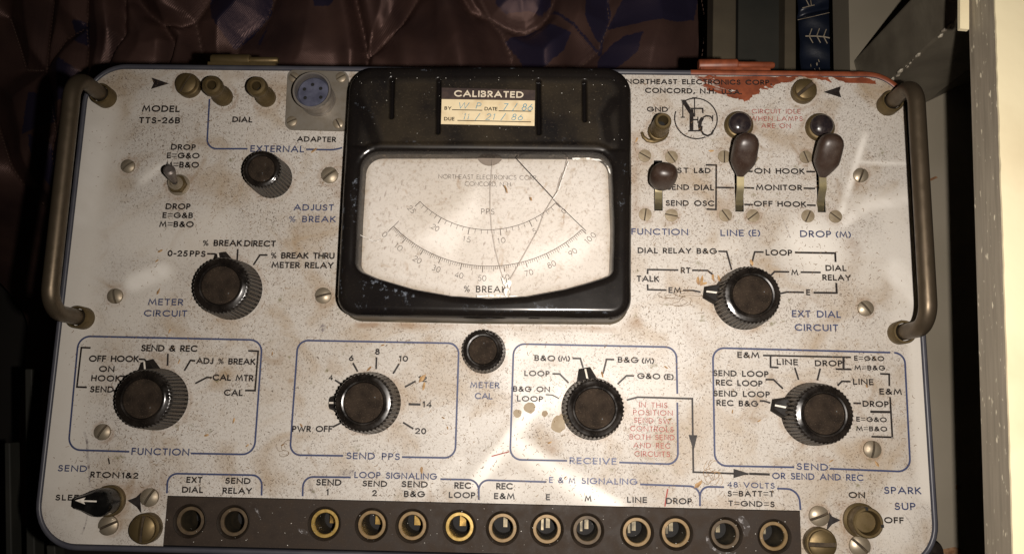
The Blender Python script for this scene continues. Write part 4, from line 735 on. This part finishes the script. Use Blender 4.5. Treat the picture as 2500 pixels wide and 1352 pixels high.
def circ(p1, p2, p3):
    (x1, y1), (x2, y2), (x3, y3) = p1, p2, p3; A = np.array([[x2-x1, y2-y1], [x3-x1, y3-y1]])*2; bb = np.array([x2**2-x1**2+y2**2-y1**2, x3**2-x1**2+y3**2-y1**2]); c_ = np.linalg.solve(A, bb); return c_[0], c_[1], math.hypot(x1-c_[0], y1-c_[1])
def scale(ptsz, majors, labels, ndiv, major_every, mid_every, lens, lab_off, capx):
    w3 = [tuple(P(*q('e', *p), HD)[:2]) for p in ptsz]; cx_, cy_, r_ = circ(*w3)
    an = [math.atan2(P(*q('e', *p), HD).y-cy_, P(*q('e', *p), HD).x-cx_) for p in majors]; A = lambda k: np.interp(k, np.linspace(0, ndiv, len(an)), an)
    sm.add(*ribbon([(cx_+r_*math.cos(A(k)), cy_+r_*math.sin(A(k))) for k in np.linspace(0, ndiv, 80)], 1.5*.126*MM, zt))
    for k in range(ndiv+1):
        l_ = lens[0] if k % major_every == 0 else (lens[1] if mid_every and k % mid_every == 0 else lens[2]); l_ *= .126*MM; t = A(k); c_, s_ = math.cos(t), math.sin(t)
        sm.add(*ribbon([(cx_+r_*c_, cy_+r_*s_), (cx_+(r_+l_)*c_, cy_+(r_+l_)*s_)], (1.9 if k % major_every == 0 else 1.1)*.126*MM, zt+3e-6))
    for k, lb in labels:
        t = A(k); c_, s_ = math.cos(t), math.sin(t); rr_ = r_+lab_off*.126*MM; o = Vector((cx_+rr_*c_, cy_+rr_*s_, zt)); u = Vector((-s_, c_, 0)); wd = capx*.126*MM*(.78 if len(lb) == 1 else 1.35 if len(lb) == 2 else 2.0)
        o2 = o - Vector((-c_, -s_, 0))*(capx*.5*.126*MM); text_mb(lb, o2-u*wd/2, o2+u*wd/2, capx*.126*MM, .09, z=zt).build('scale_number', M['grey'], dial)
    return cx_, cy_, r_
scale([(742, 172), (1300, 398), (1830, 183)], [(742, 172), (912, 302), (1137, 385), (1385, 395), (1618, 325), (1830, 183)], [(0, '25'), (5, '20'), (10, '15'), (15, '10'), (20, '5'), (25, '0')], 25, 5, 0, (17, 0, 11), 30, 14)
scale([(530, 370), (1300, 690), (2040, 395)], [(530, 370), (625, 470), (765, 563), (905, 630), (1075, 675), (1245, 690), (1415, 685), (1590, 653), (1758, 592), (1912, 500), (2040, 395)], [(k, str(k)) for k in range(0, 101, 10)], 100, 10, 5, (16, 13, 8), 31, 15)
sm.add(*ribbon([P(*q('e', *p), HD) for p in ((482, 418), (572, 328))], 1.4*.126*MM, zt+8e-6)); sm.build('scale_marks', M['grey'], dial)
nd = MB().add(*tube([P(1246, 372, HD+1.2), P(1350, 484, HD+1.2)], .00016, 6)); nd.add(*tube([P(1350, 484, HD+1.2), P(1352, 488, HD+1.2), P(1431, 564, HD+1.2)], [.00016, .00010, .00010], 6)); nd.build('needle', M['dark'], met)
hub = P(1196, 372, HD+.3); MB().add(*lathe([(4.6, HD+.1), (4.6, HD+.5)], 30, hub.x, hub.y)).build('hub_plate', mat('hub_grey', (.22, .18, .15), .7, var=((.18, .15, .12), 200, .4, .6)), met)  # grey hub disc over the dial card, lightly mottled
HG = 11.4
g_ = [Vector((*p, HG*MM)) for p in win]; ctr = Vector((sum(p.x for p in g_)/len(g_), sum(p.y for p in g_)/len(g_), 0)); g_ = [Vector((ctr.x+(p.x-ctr.x)*1.015, ctr.y+(p.y-ctr.y)*1.02, p.z)) for p in g_]
mb = MB(); mb.v = [tuple(p) for p in g_]+[(p.x, p.y, p.z-.0012) for p in g_]; n_ = len(g_); up_ = sum(g_[i].x*g_[(i+1) % n_].y-g_[(i+1) % n_].x*g_[i].y for i in range(n_)) > 0
mb.f = [tuple(range(n_)) if up_ else tuple(range(n_-1, -1, -1))]; mb.v = mb.v[:n_]; mb.build('clear_window', M['glass'], met)
def crack(pts, wd, m='crack', dz=.1):
    w_ = [P(*q('e', *p), HG+dz) for p in pts]; o = []
    for i in range(len(w_)-1):
        for k in range(5): o.append(w_[i].lerp(w_[i+1], k/5)+Vector((random.uniform(-1, 1), random.uniform(-1, 1), 0))*.00004)
    o.append(w_[-1]); MB().add(*ribbon(o, wd*.126*MM, (HG+dz)*MM)).build('window_crack', M[m], met)
crack([(1325, -165), (1306, 100), (1308, 250), (1320, 400), (1350, 570), (1385, 700), (1420, 820), (1440, 935)], 1.1)
crack([(1925, -180), (1905, -80), (1870, -20), (1840, 100), (1800, 160), (1740, 260), (1690, 400), (1560, 630), (1470, 790), (1468, 935)], 1.3)
crack([(1935, -150), (1890, -30), (1850, 90), (1812, 150)], 2.4, 'shard', .14); crack([(1360, -5), (1400, 60), (1440, 20)], .6, 'flake', .2) if False else None
crack([(262, 440), (320, 470), (370, 492), (430, 478)], 1.5, 'shard')
for pts in [((1395, 780), (1425, 800), (1445, 830), (1430, 860), (1412, 830)), ((1440, 800), (1470, 790), (1475, 840), (1450, 870)), ((1420, 865), (1455, 870), (1470, 900), (1440, 915), (1430, 935), (1418, 900)), ((1195, 925), (1300, 918), (1420, 925), (1540, 930), (1420, 938), (1200, 936)), ((1960, -178), (2060, -182), (2180, -170), (2215, -150), (2120, -166), (1970, -162)), ((2222, -140), (2262, -95), (2278, -40), (2270, -45), (2245, -100))]:
    fillpoly('e', pts, 'shard', HG+.18, met, name='splinter', sub=3, jit=1.2)
# calibration sticker
stk = empty('calibration_sticker', P(1192, 262, HB), met) if False else None
hS = HB-.6+.12
sticker = fillpoly('d', [(918, 280), (1665, 300), (1660, 585), (910, 570)], 'cream_label', hS, root, name='calibration_sticker')
fillpoly('d', [(916, 278), (1667, 298), (1664, 382), (915, 370)], 'label_black', hS+.05, sticker, name='sticker_header')
def T3(s, x0, y0, x1, y1, cap, col, wt, slant=0): legend('d', s, x0, y0, x1, y1, cap, col, wt, hS+.1, sticker, slant=slant)
T3('CALIBRATED', 1020, 350, 1566, 361, 52, 'cream_ink', .2); T3('BY', 940, 456, 990, 457, 28, 'black', .2); T3('DATE', 1262, 461, 1360, 463, 29, 'black', .2); T3('DUE', 937, 542, 1015, 543, 29, 'black', .2)
for p in (((998, 455), (1242, 460)), ((1372, 464), (1635, 468)), ((1042, 541), (1633, 553))): line('d', p, 1.8, 'black', hS+.08, parent=sticker)
T3('W P', 1045, 446, 1222, 450, 52, 'handwriting', .10, .18); T3('7 / 86', 1405, 462, 1640, 464, 58, 'handwriting', .10, .2); T3('11 / 21 / 86', 1085, 536, 1560, 540, 52, 'handwriting', .10, .22)
# residue spots by the RECEIVE knob
for x_, y_, r_ in ((300, 690, 46), (205, 735, 34), (418, 738, 26), (525, 820, 60), (555, 770, 34)):
    pts = [(x_+r_*math.cos(t/14*2*math.pi)*random.uniform(.85, 1.1), y_+r_*(1.15 if r_ > 50 else 1)*math.sin(t/14*2*math.pi)*random.uniform(.85, 1.1)) for t in range(14)]
    fillpoly('g', pts, 'tallow', .11+.003*r_/10, name='grease_spot')
# black foot on the lower right corner
c = P(2262, 1345, -8); MB().add(*lathe([(4.2, -12), (4.5, -10), (4.4, -6), (3.6, -4.4), (1.5, -4)], 28, c.x, c.y)).build('rubber_foot', M['knob'], root, smooth=True)

# ================================================================== DUST on the set
dz = MB()
def hz(x, y): return 0
def fibre(x, y, z, L_, w_, a, bend):
    pts = [(x+L_*(t-.5)*math.cos(a)-bend*L_*(t-.5)**2*math.sin(a), y+L_*(t-.5)*math.sin(a)+bend*L_*(t-.5)**2*math.cos(a)) for t in (0, .33, .66, 1)]; dz.add(*ribbon(pts, w_, z))
n_f = 0
while n_f < 8000:
    x, y = random.uniform(X0+.002, X1-.002), random.uniform(SY1+.001, Y1-.002)
    cl = float(min(1, max(0, math.sin(x*41+1.3)*math.cos(y*57)+.35*math.sin(x*130)*math.sin(y*170)+.75))); edge = min(1, (x-X0)/.02, (X1-x)/.02)
    if random.random() > cl*max(edge, .12): continue
    fibre(x, y, .00013+n_f*1e-9, random.choice((.0003, .0004, .0005, .0007, .0011))*random.uniform(.7, 1.2), random.uniform(.00007, .00016), random.uniform(0, 6.3), random.uniform(-1.2, 1.2)); n_f += 1
dz.build('dust_specks', M['dust'], None, smooth=False, kind='stuff', label='short brown dust fibres scattered all over the speckled panel', category='dust')
wf = MB()
for k in range(260):
    t = random.random()
    if t < .35: x, y, z = random.uniform(SX0, SX1), random.uniform(Y0+.001, SY1-.001), .00034
    elif t < .75: x, y, z = random.uniform(X0+.003, X1-.003), random.uniform(SY1, Y1-.003), .00014
    else: p = P(random.uniform(860, 1530), random.uniform(170, 350), HB); x, y, z = p.x, p.y, HB*MM+.00006
    s_ = random.choice((.00008, .0001, .00013, .00018)); a = random.uniform(0, 3); wf.add([(x+s_*math.cos(a+b)*random.uniform(.6, 1.1), y+s_*math.sin(a+b)*random.uniform(.4, 1.1), z) for b in (0, 1.3, 2.6, 3.9, 5.2)], [(0, 1, 2, 3, 4)])
wf.build('pale_flecks', mat('pale_fleck', (.62, .60, .55), .5, var=((.4, .38, .34), 900, .4, .6)), None, kind='stuff', label='tiny pale flecks sprinkled on the jack row, panel and black meter top', category='flecks')
fm = MB()
for zz, x, y, s in [('b', 690, 125, 14), ('b', 680, 360, 14), ('b', 672, 182, 9), ('b', 745, 590, 10), ('b', 1118, 1106, 12), ('b', 1340, 720, 9), ('b', 1195, 1250, 9), ('b', 800, 765, 10), ('b', 960, 1190, 12), ('f', 820, 200, 9), ('f', 715, 385, 14), ('f', 1130, 460, 22), ('f', 1145, 520, 18), ('f', 1330, 850, 8), ('f', 1125, 1180, 16), ('f', 1295, 770, 8), ('f', 180, 830, 9), ('g', 870, 430, 12), ('g', 1372, 374, 11), ('g', 1398, 780, 10), ('g', 455, 965, 9), ('g', 1625, 1290, 16), ('n', 560, 190, 20), ('m', 385, 655, 9), ('m', 615, 735, 10), ('m', 1550, 435, 9), ('m', 1240, 1085, 11), ('m', 1640, 1110, 13), ('l', 985, 380, 14), ('l', 600, 520, 22), ('l', 620, 540, 18), ('l', 735, 500, 15), ('l', 575, 515, 18), ('l', 690, 490, 16), ('k', 100, 710, 12), ('k', 635, 790, 12), ('a', 2160, 755, 18), ('a', 1800, 900, 7), ('p', 1380, 1165, 7), ('p', 690, 1085, 9)]:
    c = P(*q(zz, x, y), .25); n = 7; s2 = s*.05*MM; an = random.uniform(0, 3)
    pts = [(s2*1.7*math.cos(t*2*math.pi/n)*random.uniform(.7, 1.2), s2*.6*math.sin(t*2*math.pi/n)*random.uniform(.5, 1.3)) for t in range(n)]
    fm.add([(c.x+a*math.cos(an)-b*math.sin(an), c.y+a*math.sin(an)+b*math.cos(an), c.z+random.uniform(0, .0002)) for a, b in pts]+[(c.x, c.y, c.z+.0003)], [(i, (i+1) % n, n) for i in range(n)])
for pts in [[(1425, 40), (1440, 70), (1448, 105), (1436, 100), (1428, 70), (1415, 45)], [(1622, 138), (1636, 135), (1644, 165), (1630, 166)]]:
    w_ = [P(*q('e', *p), 11.65) for p in pts][::-1]; fm.add(w_+[w_[0].lerp(w_[3], .5)+Vector((0, 0, .0002))], [(i, (i+1) % len(w_), len(w_)) for i in range(len(w_))])
fm.build('chaff_flakes', M['flake'], None, kind='stuff', label='small tan flakes of chaff scattered over the panel', category='chaff')
for nm, zz, cx_, cy_, rr_, lab in (('hair_tangle', 'm', 200, 1180, 85, 'curled tan hair lying on the black arrow line left of the lower right box'), ('lint_tangle', 'l', 470, 640, 110, 'thin grey lint tangle lying under the EM legend beside a black knob pointer'), ('hair_curl', 'c', 1990, 60, 50, 'faint curled hair on the panel between the two lower left blue boxes')):
    hm = MB()
    for k in range(9 if nm != 'hair_curl' else 5):
        pts = []; a = random.uniform(0, 6.3); x, y = cx_+random.uniform(-.4, .4)*rr_, cy_+random.uniform(-.3, .3)*rr_*(.35 if nm == 'lint_tangle' else 1)
        for s in range(14):
            p = P(*q(zz, x, y), .3+.5*abs(math.sin(s*.7+k))); pts.append(p); a += random.uniform(-.2, .75); x += rr_*.17*math.cos(a)*(1.4 if nm == 'lint_tangle' else 1); y += rr_*.17*math.sin(a)*(.35 if nm == 'lint_tangle' else 1)
        hm.add(*tube(pts, .00006, 4))
    hm.build(nm, M['flake'] if nm == 'hair_tangle' else M['dust'], None, label=lab, category='hair' if 'hair' in nm else 'lint')

# ================================================================== AROUND IT
def quilt_material():
    m, N, b = new('brown_satin_with_leaves'); leaf = N.attr('leaf')
    weave = N.n('ShaderNodeTexWave'); weave.inputs['Scale'].default_value = 420; weave.inputs['Distortion'].default_value = .4; N.l(N.vec(1, 1, 1, .6), weave.inputs[0])
    c_ = N.mix(N.ramp(N.noise(30, 4), .3, .7), (.105, .058, .047), (.045, .026, .024)); lf = N.mix(N.math('MULTIPLY', weave.outputs['Fac'], .6), (.018, .016, .036), (.036, .031, .060))
    N.l(N.mix(N.ramp(N.math('ADD', leaf, N.mapr(N.noise(500, 3), -.25, .25, .3, .7)), .35, .7), c_, lf), b.inputs['Base Color']); b.inputs['Roughness'].default_value = .40; b.inputs['Specular Tint'].default_value = (.8, .52, .46, 1); b.inputs['Specular IOR Level'].default_value = 1.0
    N.bump(b, N.math('ADD', N.math('MULTIPLY', weave.outputs['Fac'], .35), N.math('MULTIPLY', N.noise(260, 5, rough=.7), .65)), .45, .5); return m
HQ = -175; S_ = (D*1000-HQ)/(D*1000)*.133
seams = [[(1030, -40), (1022, 0), (979, 72), (940, 110), (900, 150), (880, 260)], [(1120, -60), (1130, 0), (1152, 36), (1195, 52), (1224, 88), (1245, 140), (1262, 230)], [(1357, -40), (1352, 8), (1335, 50), (1314, 72), (1285, 88), (1260, 84), (1228, 72), (1195, 50), (1170, 0), (1160, -60)],
         [(1490, -50), (1482, 20), (1488, 60), (1465, 112), (1462, 128), (1400, 180)], [(1700, -60), (1722, 60), (1715, 120), (1700, 250)], [(335, -50), (345, 10), (370, 40), (402, 64), (430, 110), (424, 160), (400, 260)], [(308, -30), (309, 92), (285, 145), (240, 260)], [(196, -40), (192, 52), (200, 110), (196, 165), (150, 300)],
         [(690, -40), (670, 10), (655, 50), (640, 68), (600, 100), (580, 128), (585, 200)], [(850, -50), (872, 10), (890, 90), (900, 150)], [(480, 60), (500, 160), (560, 260)], [(400, 64), (450, 70), (480, 60), (520, 0), (530, -50)], [(60, -60), (40, 120), (90, 300), (30, 500), (100, 700), (40, 900), (90, 1100), (20, 1300)], [(196, 165), (130, 260), (90, 300)], [(40, 120), (120, 60), (192, 52)], [(-150, 200), (-60, 420), (30, 500)], [(-100, -50), (-40, 100), (40, 120)]]
leaves = [[(1212, -30), (1350, -30), (1345, 20), (1320, 52), (1290, 44), (1235, 46), (1210, 20)], [(1232, 105), (1262, 95), (1330, 72), (1392, 102), (1372, 150), (1330, 190), (1285, 190), (1265, 150)], [(1430, -30), (1482, -20), (1492, 40), (1470, 108), (1452, 102), (1425, 60)], [(1497, -30), (1710, -30), (1690, 60), (1640, 78), (1560, 80), (1480, 76), (1500, 40), (1525, 0)], [(1460, 150), (1490, 120), (1520, 105), (1562, 104), (1550, 150), (1490, 190), (1455, 180)],
          [(520, -30), (670, -30), (665, 40), (610, 105), (575, 125), (530, 60), (515, 20)], [(150, 30), (210, 40), (200, 100), (150, 80)], [(90, 110), (130, 130), (190, 170), (170, 230), (80, 220)], [(0, 180), (80, 190), (90, 260), (0, 300)], [(770, 0), (850, 0), (820, 40), (780, 40)], [(640, 110), (660, 60), (640, 150)], [(20, 300), (70, 320), (100, 380), (30, 420)]]
a, b = P(-260, -180, HQ), P(1728, 1452, HQ); gx = np.linspace(a.x, b.x, 420); gy = np.linspace(b.y, a.y, 330); X, Y = np.meshgrid(gx, gy, indexing='ij'); dd = np.full(X.shape, 1e9)
for s_ in seams:
    w_ = [tuple(P(*p, HQ)[:2]) for p in s_]; 
    for i in range(len(w_)-1): dd = np.minimum(dd, seg_dist(X, Y, w_[i], w_[i+1]))
Hq = HQ*MM + .022*(1-np.exp(-dd/.024))+.0022*np.sin(X*70+3*np.sin(Y*30))*np.sin(Y*50+2*np.sin(X*40))*np.clip(dd/.01, 0, 1)+.0007*np.sin(dd*2600)*np.exp(-dd/.004)
for x_, amp in ((1122, .014), (990, .010), (430, .010), (300, .009), (880, .012), (1345, .006)):
    xw = P(x_, 60, HQ).x+.006*np.sin(Y*45); Hq += amp*np.exp(-((X-xw)/.010)**2)*np.clip(dd/.006, 0, 1)
sm_ = lambda t: np.clip(t, 0, 1)**2*(3-2*np.clip(t, 0, 1))
Hq -= .15*sm_((P(60, 330, HQ).y-Y)/.10)+.05*sm_((P(330, 100, HQ).x-X)/.12)
lf = np.zeros(X.shape)
for l_ in leaves: lf = np.maximum(lf, np.clip(.5-poly_sd(X, Y, [tuple(P(*p, HQ)[:2]) for p in l_])/.0015, 0, 1))
for s_ in ([(1350, 40), (1400, 85), (1465, 135)], [(1470, 100), (1465, 138)]):
    w_ = [tuple(P(*p, HQ)[:2]) for p in s_]
    for i in range(len(w_)-1): lf = np.maximum(lf, np.clip(1.2-seg_dist(X, Y, w_[i], w_[i+1])/.0012, 0, 1))
me = bpy.data.meshes.new('quilt'); idx = np.arange(X.size).reshape(X.shape); fa = np.stack([idx[:-1, :-1], idx[1:, :-1], idx[1:, 1:], idx[:-1, 1:]], -1).reshape(-1, 4)
me.from_pydata(np.stack([X.ravel(), Y.ravel(), Hq.ravel()], 1).tolist(), [], fa.tolist()); me.materials.append(quilt_material()); me.shade_smooth(); set_attr(me, 'leaf', lf)
put('quilt', me, None, label='brown satin quilt with purple leaves hanging below and behind the instrument', category='quilt')
# stitches along the seams
sb = MB()
for s_ in seams:
    w_ = [P(*p, HQ) for p in s_]
    for i in range(len(w_)-1):
        L_ = (w_[i+1]-w_[i]).length; n = int(L_/.0026); d = (w_[i+1]-w_[i]).normalized()
        for k in range(n):
            c = w_[i]+d*(k+.5)*.0026
            ux, uy = min(max((P(60, 330, HQ).y-c.y)/.10, 0), 1), min(max((P(330, 100, HQ).x-c.x)/.12, 0), 1); c.z -= .15*ux*ux*(3-2*ux)+.05*uy*uy*(3-2*uy); sb.add(*tube([c-d*.0008+Vector((0, 0, .0008)), c+Vector((0, 0, .0015)), c+d*.0008+Vector((0, 0, .0008))], .00022, 4))
sb.build('quilt_stitching', mat('tan_thread', (.13, .07, .05), .7, var=((.12, .07, .05), 200, .4, .6)), bpy.data.objects['quilt'], kind='stuff')
# planks behind the right half
pk1 = mat('khaki_board', (.11, .088, .055), .75, var=((.07, .055, .035), 40, .35, .7), bump=(300, .3, .3)); pk2 = mat('dark_green_grey_board', (.036, .034, .026), .7, var=((.02, .02, .016), 30, .35, .7), bump=(200, .3, .3))
def slab(name, x0, x1, y0p, y1p, h, th_, m_, **k):
    pts = [P(x0[0], y0p, h), P(x0[1], y1p, h), P(x1[1], y1p, h), P(x1[0], y0p, h)]; lo = [Vector((p.x, p.y, p.z-th_*MM)) for p in pts]
    bm_ = MB().add(*prism(lo, pts)); o = bm_.build(name, m_, None, loc=sum(lo, Vector())/4, **k); md = o.modifiers.new('b', 'BEVEL'); md.width = .0006; md.segments = 2; return o
slab('wooden_batten', (1742, 1738), (1798, 1796), -60, 300, -120, 14, pk1, label='khaki wooden batten running behind the instrument beside the quilt edge', category='batten')
slab('wooden_plank', (1803, 1800), (1914, 1912), -60, 300, -128, 12, pk2, label='dark green grey plank between the khaki batten and the blue strap', category='plank')
slab('wooden_batten', (1917, 1915), (1944, 1944), -60, 300, -118, 14, pk1, label='narrow khaki batten directly left of the blue embroidered strap', category='batten')
# blue strap
HS = -112; me = None; a0 = P(1945, -60, HS); a1 = P(2062, 300, HS); gx = np.linspace(a0.x, a1.x, 50); gy = np.linspace(a1.y, a0.y, 160); X, Y = np.meshgrid(gx, gy, indexing='ij')
t = (X-a0.x)/(a1.x-a0.x); Hs = HS*MM+.004*np.sin(np.clip(t, 0, 1)*math.pi)**.5; yf = P(2000, 42, HS).y; yl = Y-yf-.3*(X-a0.x); Hs -= .003*np.exp(-(yl/.0018)**2); Hs += .0006*np.sin(Y*420+X*200)
me = bpy.data.meshes.new('blue_strap'); idx = np.arange(X.size).reshape(X.shape); fa = np.stack([idx[:-1, :-1], idx[1:, :-1], idx[1:, 1:], idx[:-1, 1:]], -1).reshape(-1, 4)
me.from_pydata(np.stack([X.ravel(), Y.ravel(), Hs.ravel()], 1).tolist(), [], fa.tolist()); me.materials.append(mat('navy_satin', (.010, .014, .028), .36, var=((.006, .009, .018), 120, .35, .7), bump=(600, .3, .2))); me.shade_smooth()
strap = put('satin_strap', me, None, label='navy blue satin strap with pale embroidered leaf sprig', category='strap')
th1 = mat('pale_embroidery_thread', (.42, .36, .27), .5, var=((.25, .2, .14), 500, .4, .7))
def thread(pts, r_=.00032, nm='embroidery'): MB().add(*tube([P(*q('r', *p), HS+4.4) for p in pts], r_, 6)).build(nm, th1, strap)
thread([(855, 240), (920, 240), (980, 245), (1040, 258), (1085, 290), (1105, 315)])
for x_, y_ in ((880, 240), (930, 238), (975, 243), (1020, 250), (1060, 270)):
    thread([(x_+18, y_-48), (x_, y_)], .00024); thread([(x_+25, y_+46), (x_, y_)], .00024)
thread([(835, 55), (870, 45), (915, 35)], .00022); thread([(860, 0), (880, 40)], .00022); thread([(890, 5), (895, 38)], .00022); thread([(805, 133), (900, 112), (1000, 88), (1095, 70)], .00014, 'seam_stitch')
for k in range(26): y_ = 395+k*3; x_ = random.uniform(860, 1100); thread([(x_, y_), (x_+random.uniform(-8, 8), y_+16)], .00016, 'embroidery') if k % 2 == 0 else None
# table top the set stands on, dark floor under everything
HT = -60; tb = mat('beige_table_paint', (.25, .22, .17), .55, var=((.20, .175, .13), 18, .35, .7), bump=(400, .15, .2))
e1 = P(2068, -200, HT); e2 = P(2070, 190, HT); r0, r1, r2 = P(2500, -200, HT), P(2560, 700, HT), P(2620, 1500, HT)
tp = [(e1.x, e1.y), (e2.x, .105), (-.11, .105), (-.11, r2.y), (r2.x, r2.y), (r0.x, r0.y)][::-1]
if sum(tp[i][0]*tp[(i+1) % 6][1]-tp[(i+1) % 6][0]*tp[i][1] for i in range(6)) < 0: tp = tp[::-1]
MB().add(*prism([(x, y, HT*MM-.018) for x, y in tp], [(x, y, HT*MM-.0001) for x, y in tp])).build('table_top', tb, None, label='beige painted table top under the instrument, stained near its right edge', category='table top')
st_ = mat('rust_stain', (.13, .055, .02), .8, var=((.25, .14, .07), 400, .4, .6))
for nm, pts in (('screw_hole', [(2333, 1183), (2341, 1181), (2346, 1188), (2341, 1195), (2333, 1193)]), ('rust_patch', [(2300, 1340), (2330, 1334), (2348, 1340), (2346, 1350), (2310, 1352), (2298, 1347)]), ('rust_patch', [(2268, 438), (2285, 430), (2290, 434), (2272, 442)])):
    w_ = [P(*p, HT+.02) for p in pts]; w_ = w_[::-1]; MB().add(w_, [tuple(range(len(w_)))]).build(nm, st_, bpy.data.objects['table_top'])
fm_ = mat('dark_floor', (.03, .026, .022), .8, var=((.02, .018, .015), 6, .4, .6))
MB().add([(-1.2, -1.2, -.40), (1.2, -1.2, -.40), (1.2, 1.2, -.40), (-1.2, 1.2, -.40)], [(0, 1, 2, 3)]).build('floor', fm_, None, kind='structure')
# low slats at the lower left
for i, (x0, x1, y_) in enumerate((((60, 64), (78, 86), 900), ((10, 14), (24, 30), 1080), ((112, 118), (134, 140), 1330))):
    slab('dark_slat', x0, x1, y_, 1420, -130, 8, pk2, label=['dark slat standing lit along the lower left corner of the instrument', 'narrow dark slat at the far lower left of the picture', 'dark slat partly hidden under the lower left corner of the case'][i], category='slat', group='dark slats at the lower left')
# grey post
gp = mat('dark_grey_scuffed_paint', (.11, .094, .070), .45, var=((.17, .148, .11), 90, .35, .7, .5), bump=(350, .4, .3)); gq = mat('chipped_pale_edge', (.42, .38, .30), .6, var=((.2, .17, .13), 300, .4, .6))
base = [P(*a, HT) for a in ((2083, 150), (2110, 255), (2256, 253), (2366, 200), (2420, 60), (2250, 20))]; top = [Vector((p.x, p.y, .053)) for p in base]
o = MB().add(*prism(base, top)).build('grey_post', gp, None, loc=(base[0].x, base[0].y, HT*MM), label='dark grey painted post with chipped edge beside the right handle', category='post'); md = o.modifiers.new('b', 'BEVEL'); md.width = .0007; md.segments = 2
cm = MB()
for k in range(34):
    h_ = random.choice((-32, -26, -20, -12, 8, 30))+random.gauss(0, 3.5); p = Vector((base[1].x+random.uniform(-.0003, .0006), base[1].y+random.uniform(-.0006, .0003), h_*MM)); s_ = abs(random.gauss(0, .0004))+.0001
    n = 6; cm.add([(p.x-.0008+s_*math.cos(t), p.y-.0007+s_*.7*math.sin(t), p.z+s_*1.4*math.sin(t*1.3)) for t in range(n)]+[(p.x-.0012, p.y-.0012, p.z)], [(i, (i+1) % n, n) for i in range(n)])
cm.build('edge_chips', gq, o, loc=(0, 0, 0), kind='stuff')
# cream board
zb, zt_ = 53, 66; crm = mat('cream_paint', (.80, .71, .48), .55, var=((.66, .56, .36), 40, .45, .85), bump=(180, .3, .4))
def side():
    m, N, b = new('grey_weathered_edge'); c_ = N.mix(N.ramp(N.noise(1, 4, N.vec(200, 60, 900)), .35, .7), (.30, .26, .20), (.22, .19, .145))
    c_ = N.mix(N.ramp(N.noise(1, 2, N.vec(900, 330, 900)), .66, .72), c_, (.75, .68, .52)); N.l(c_, b.inputs['Base Color']); b.inputs['Roughness'].default_value = .5; return m  # glints along the weathered grain, painted as pale specks
l0, l1 = P(2362, -60, zb), P(2407, 1420, zb); t0_, t1_ = P(2428, -60, zt_), P(2477, 1420, zt_); W = .12
board = empty('cream_board', ((l0+l1)/2+Vector((W/2, 0, 0))), label='cream topped board with weathered grey edge along the right side of the picture', category='board')
mb = MB().add(*prism([l0, l1, l1+Vector((W, 0, 0)), l0+Vector((W, 0, 0))][::1], [Vector((t0_.x, t0_.y, zt_*MM-.0006)), Vector((t1_.x, t1_.y, zt_*MM-.0006)), Vector((t1_.x+W, t1_.y, zt_*MM-.0006)), Vector((t0_.x+W, t0_.y, zt_*MM-.0006))])); mb.build('board_core', side(), board)
pts = [t0_, t1_]; jag = []
for k in range(60):
    p = t0_.lerp(t1_, k/59); jag.append(Vector((p.x+random.uniform(-.00012, .00012), p.y, p.z)))
up_ = jag+[Vector((t1_.x+W, t1_.y, t1_.z)), Vector((t0_.x+W, t0_.y, t0_.z))]; lo_ = [Vector((p.x, p.y, p.z-.0006)) for p in up_]
MB().add(*prism(lo_, up_)).build('cream_face', crm, board)
cs_ = [P(*a, 54.5) for a in ((2344, -40), (2366, -40), (2366, 72), (2344, 70))]
MB().add(*prism([Vector((p.x, p.y, .0532)) for p in cs_[::-1]], cs_[::-1])).build('cream_splash', crm, o)
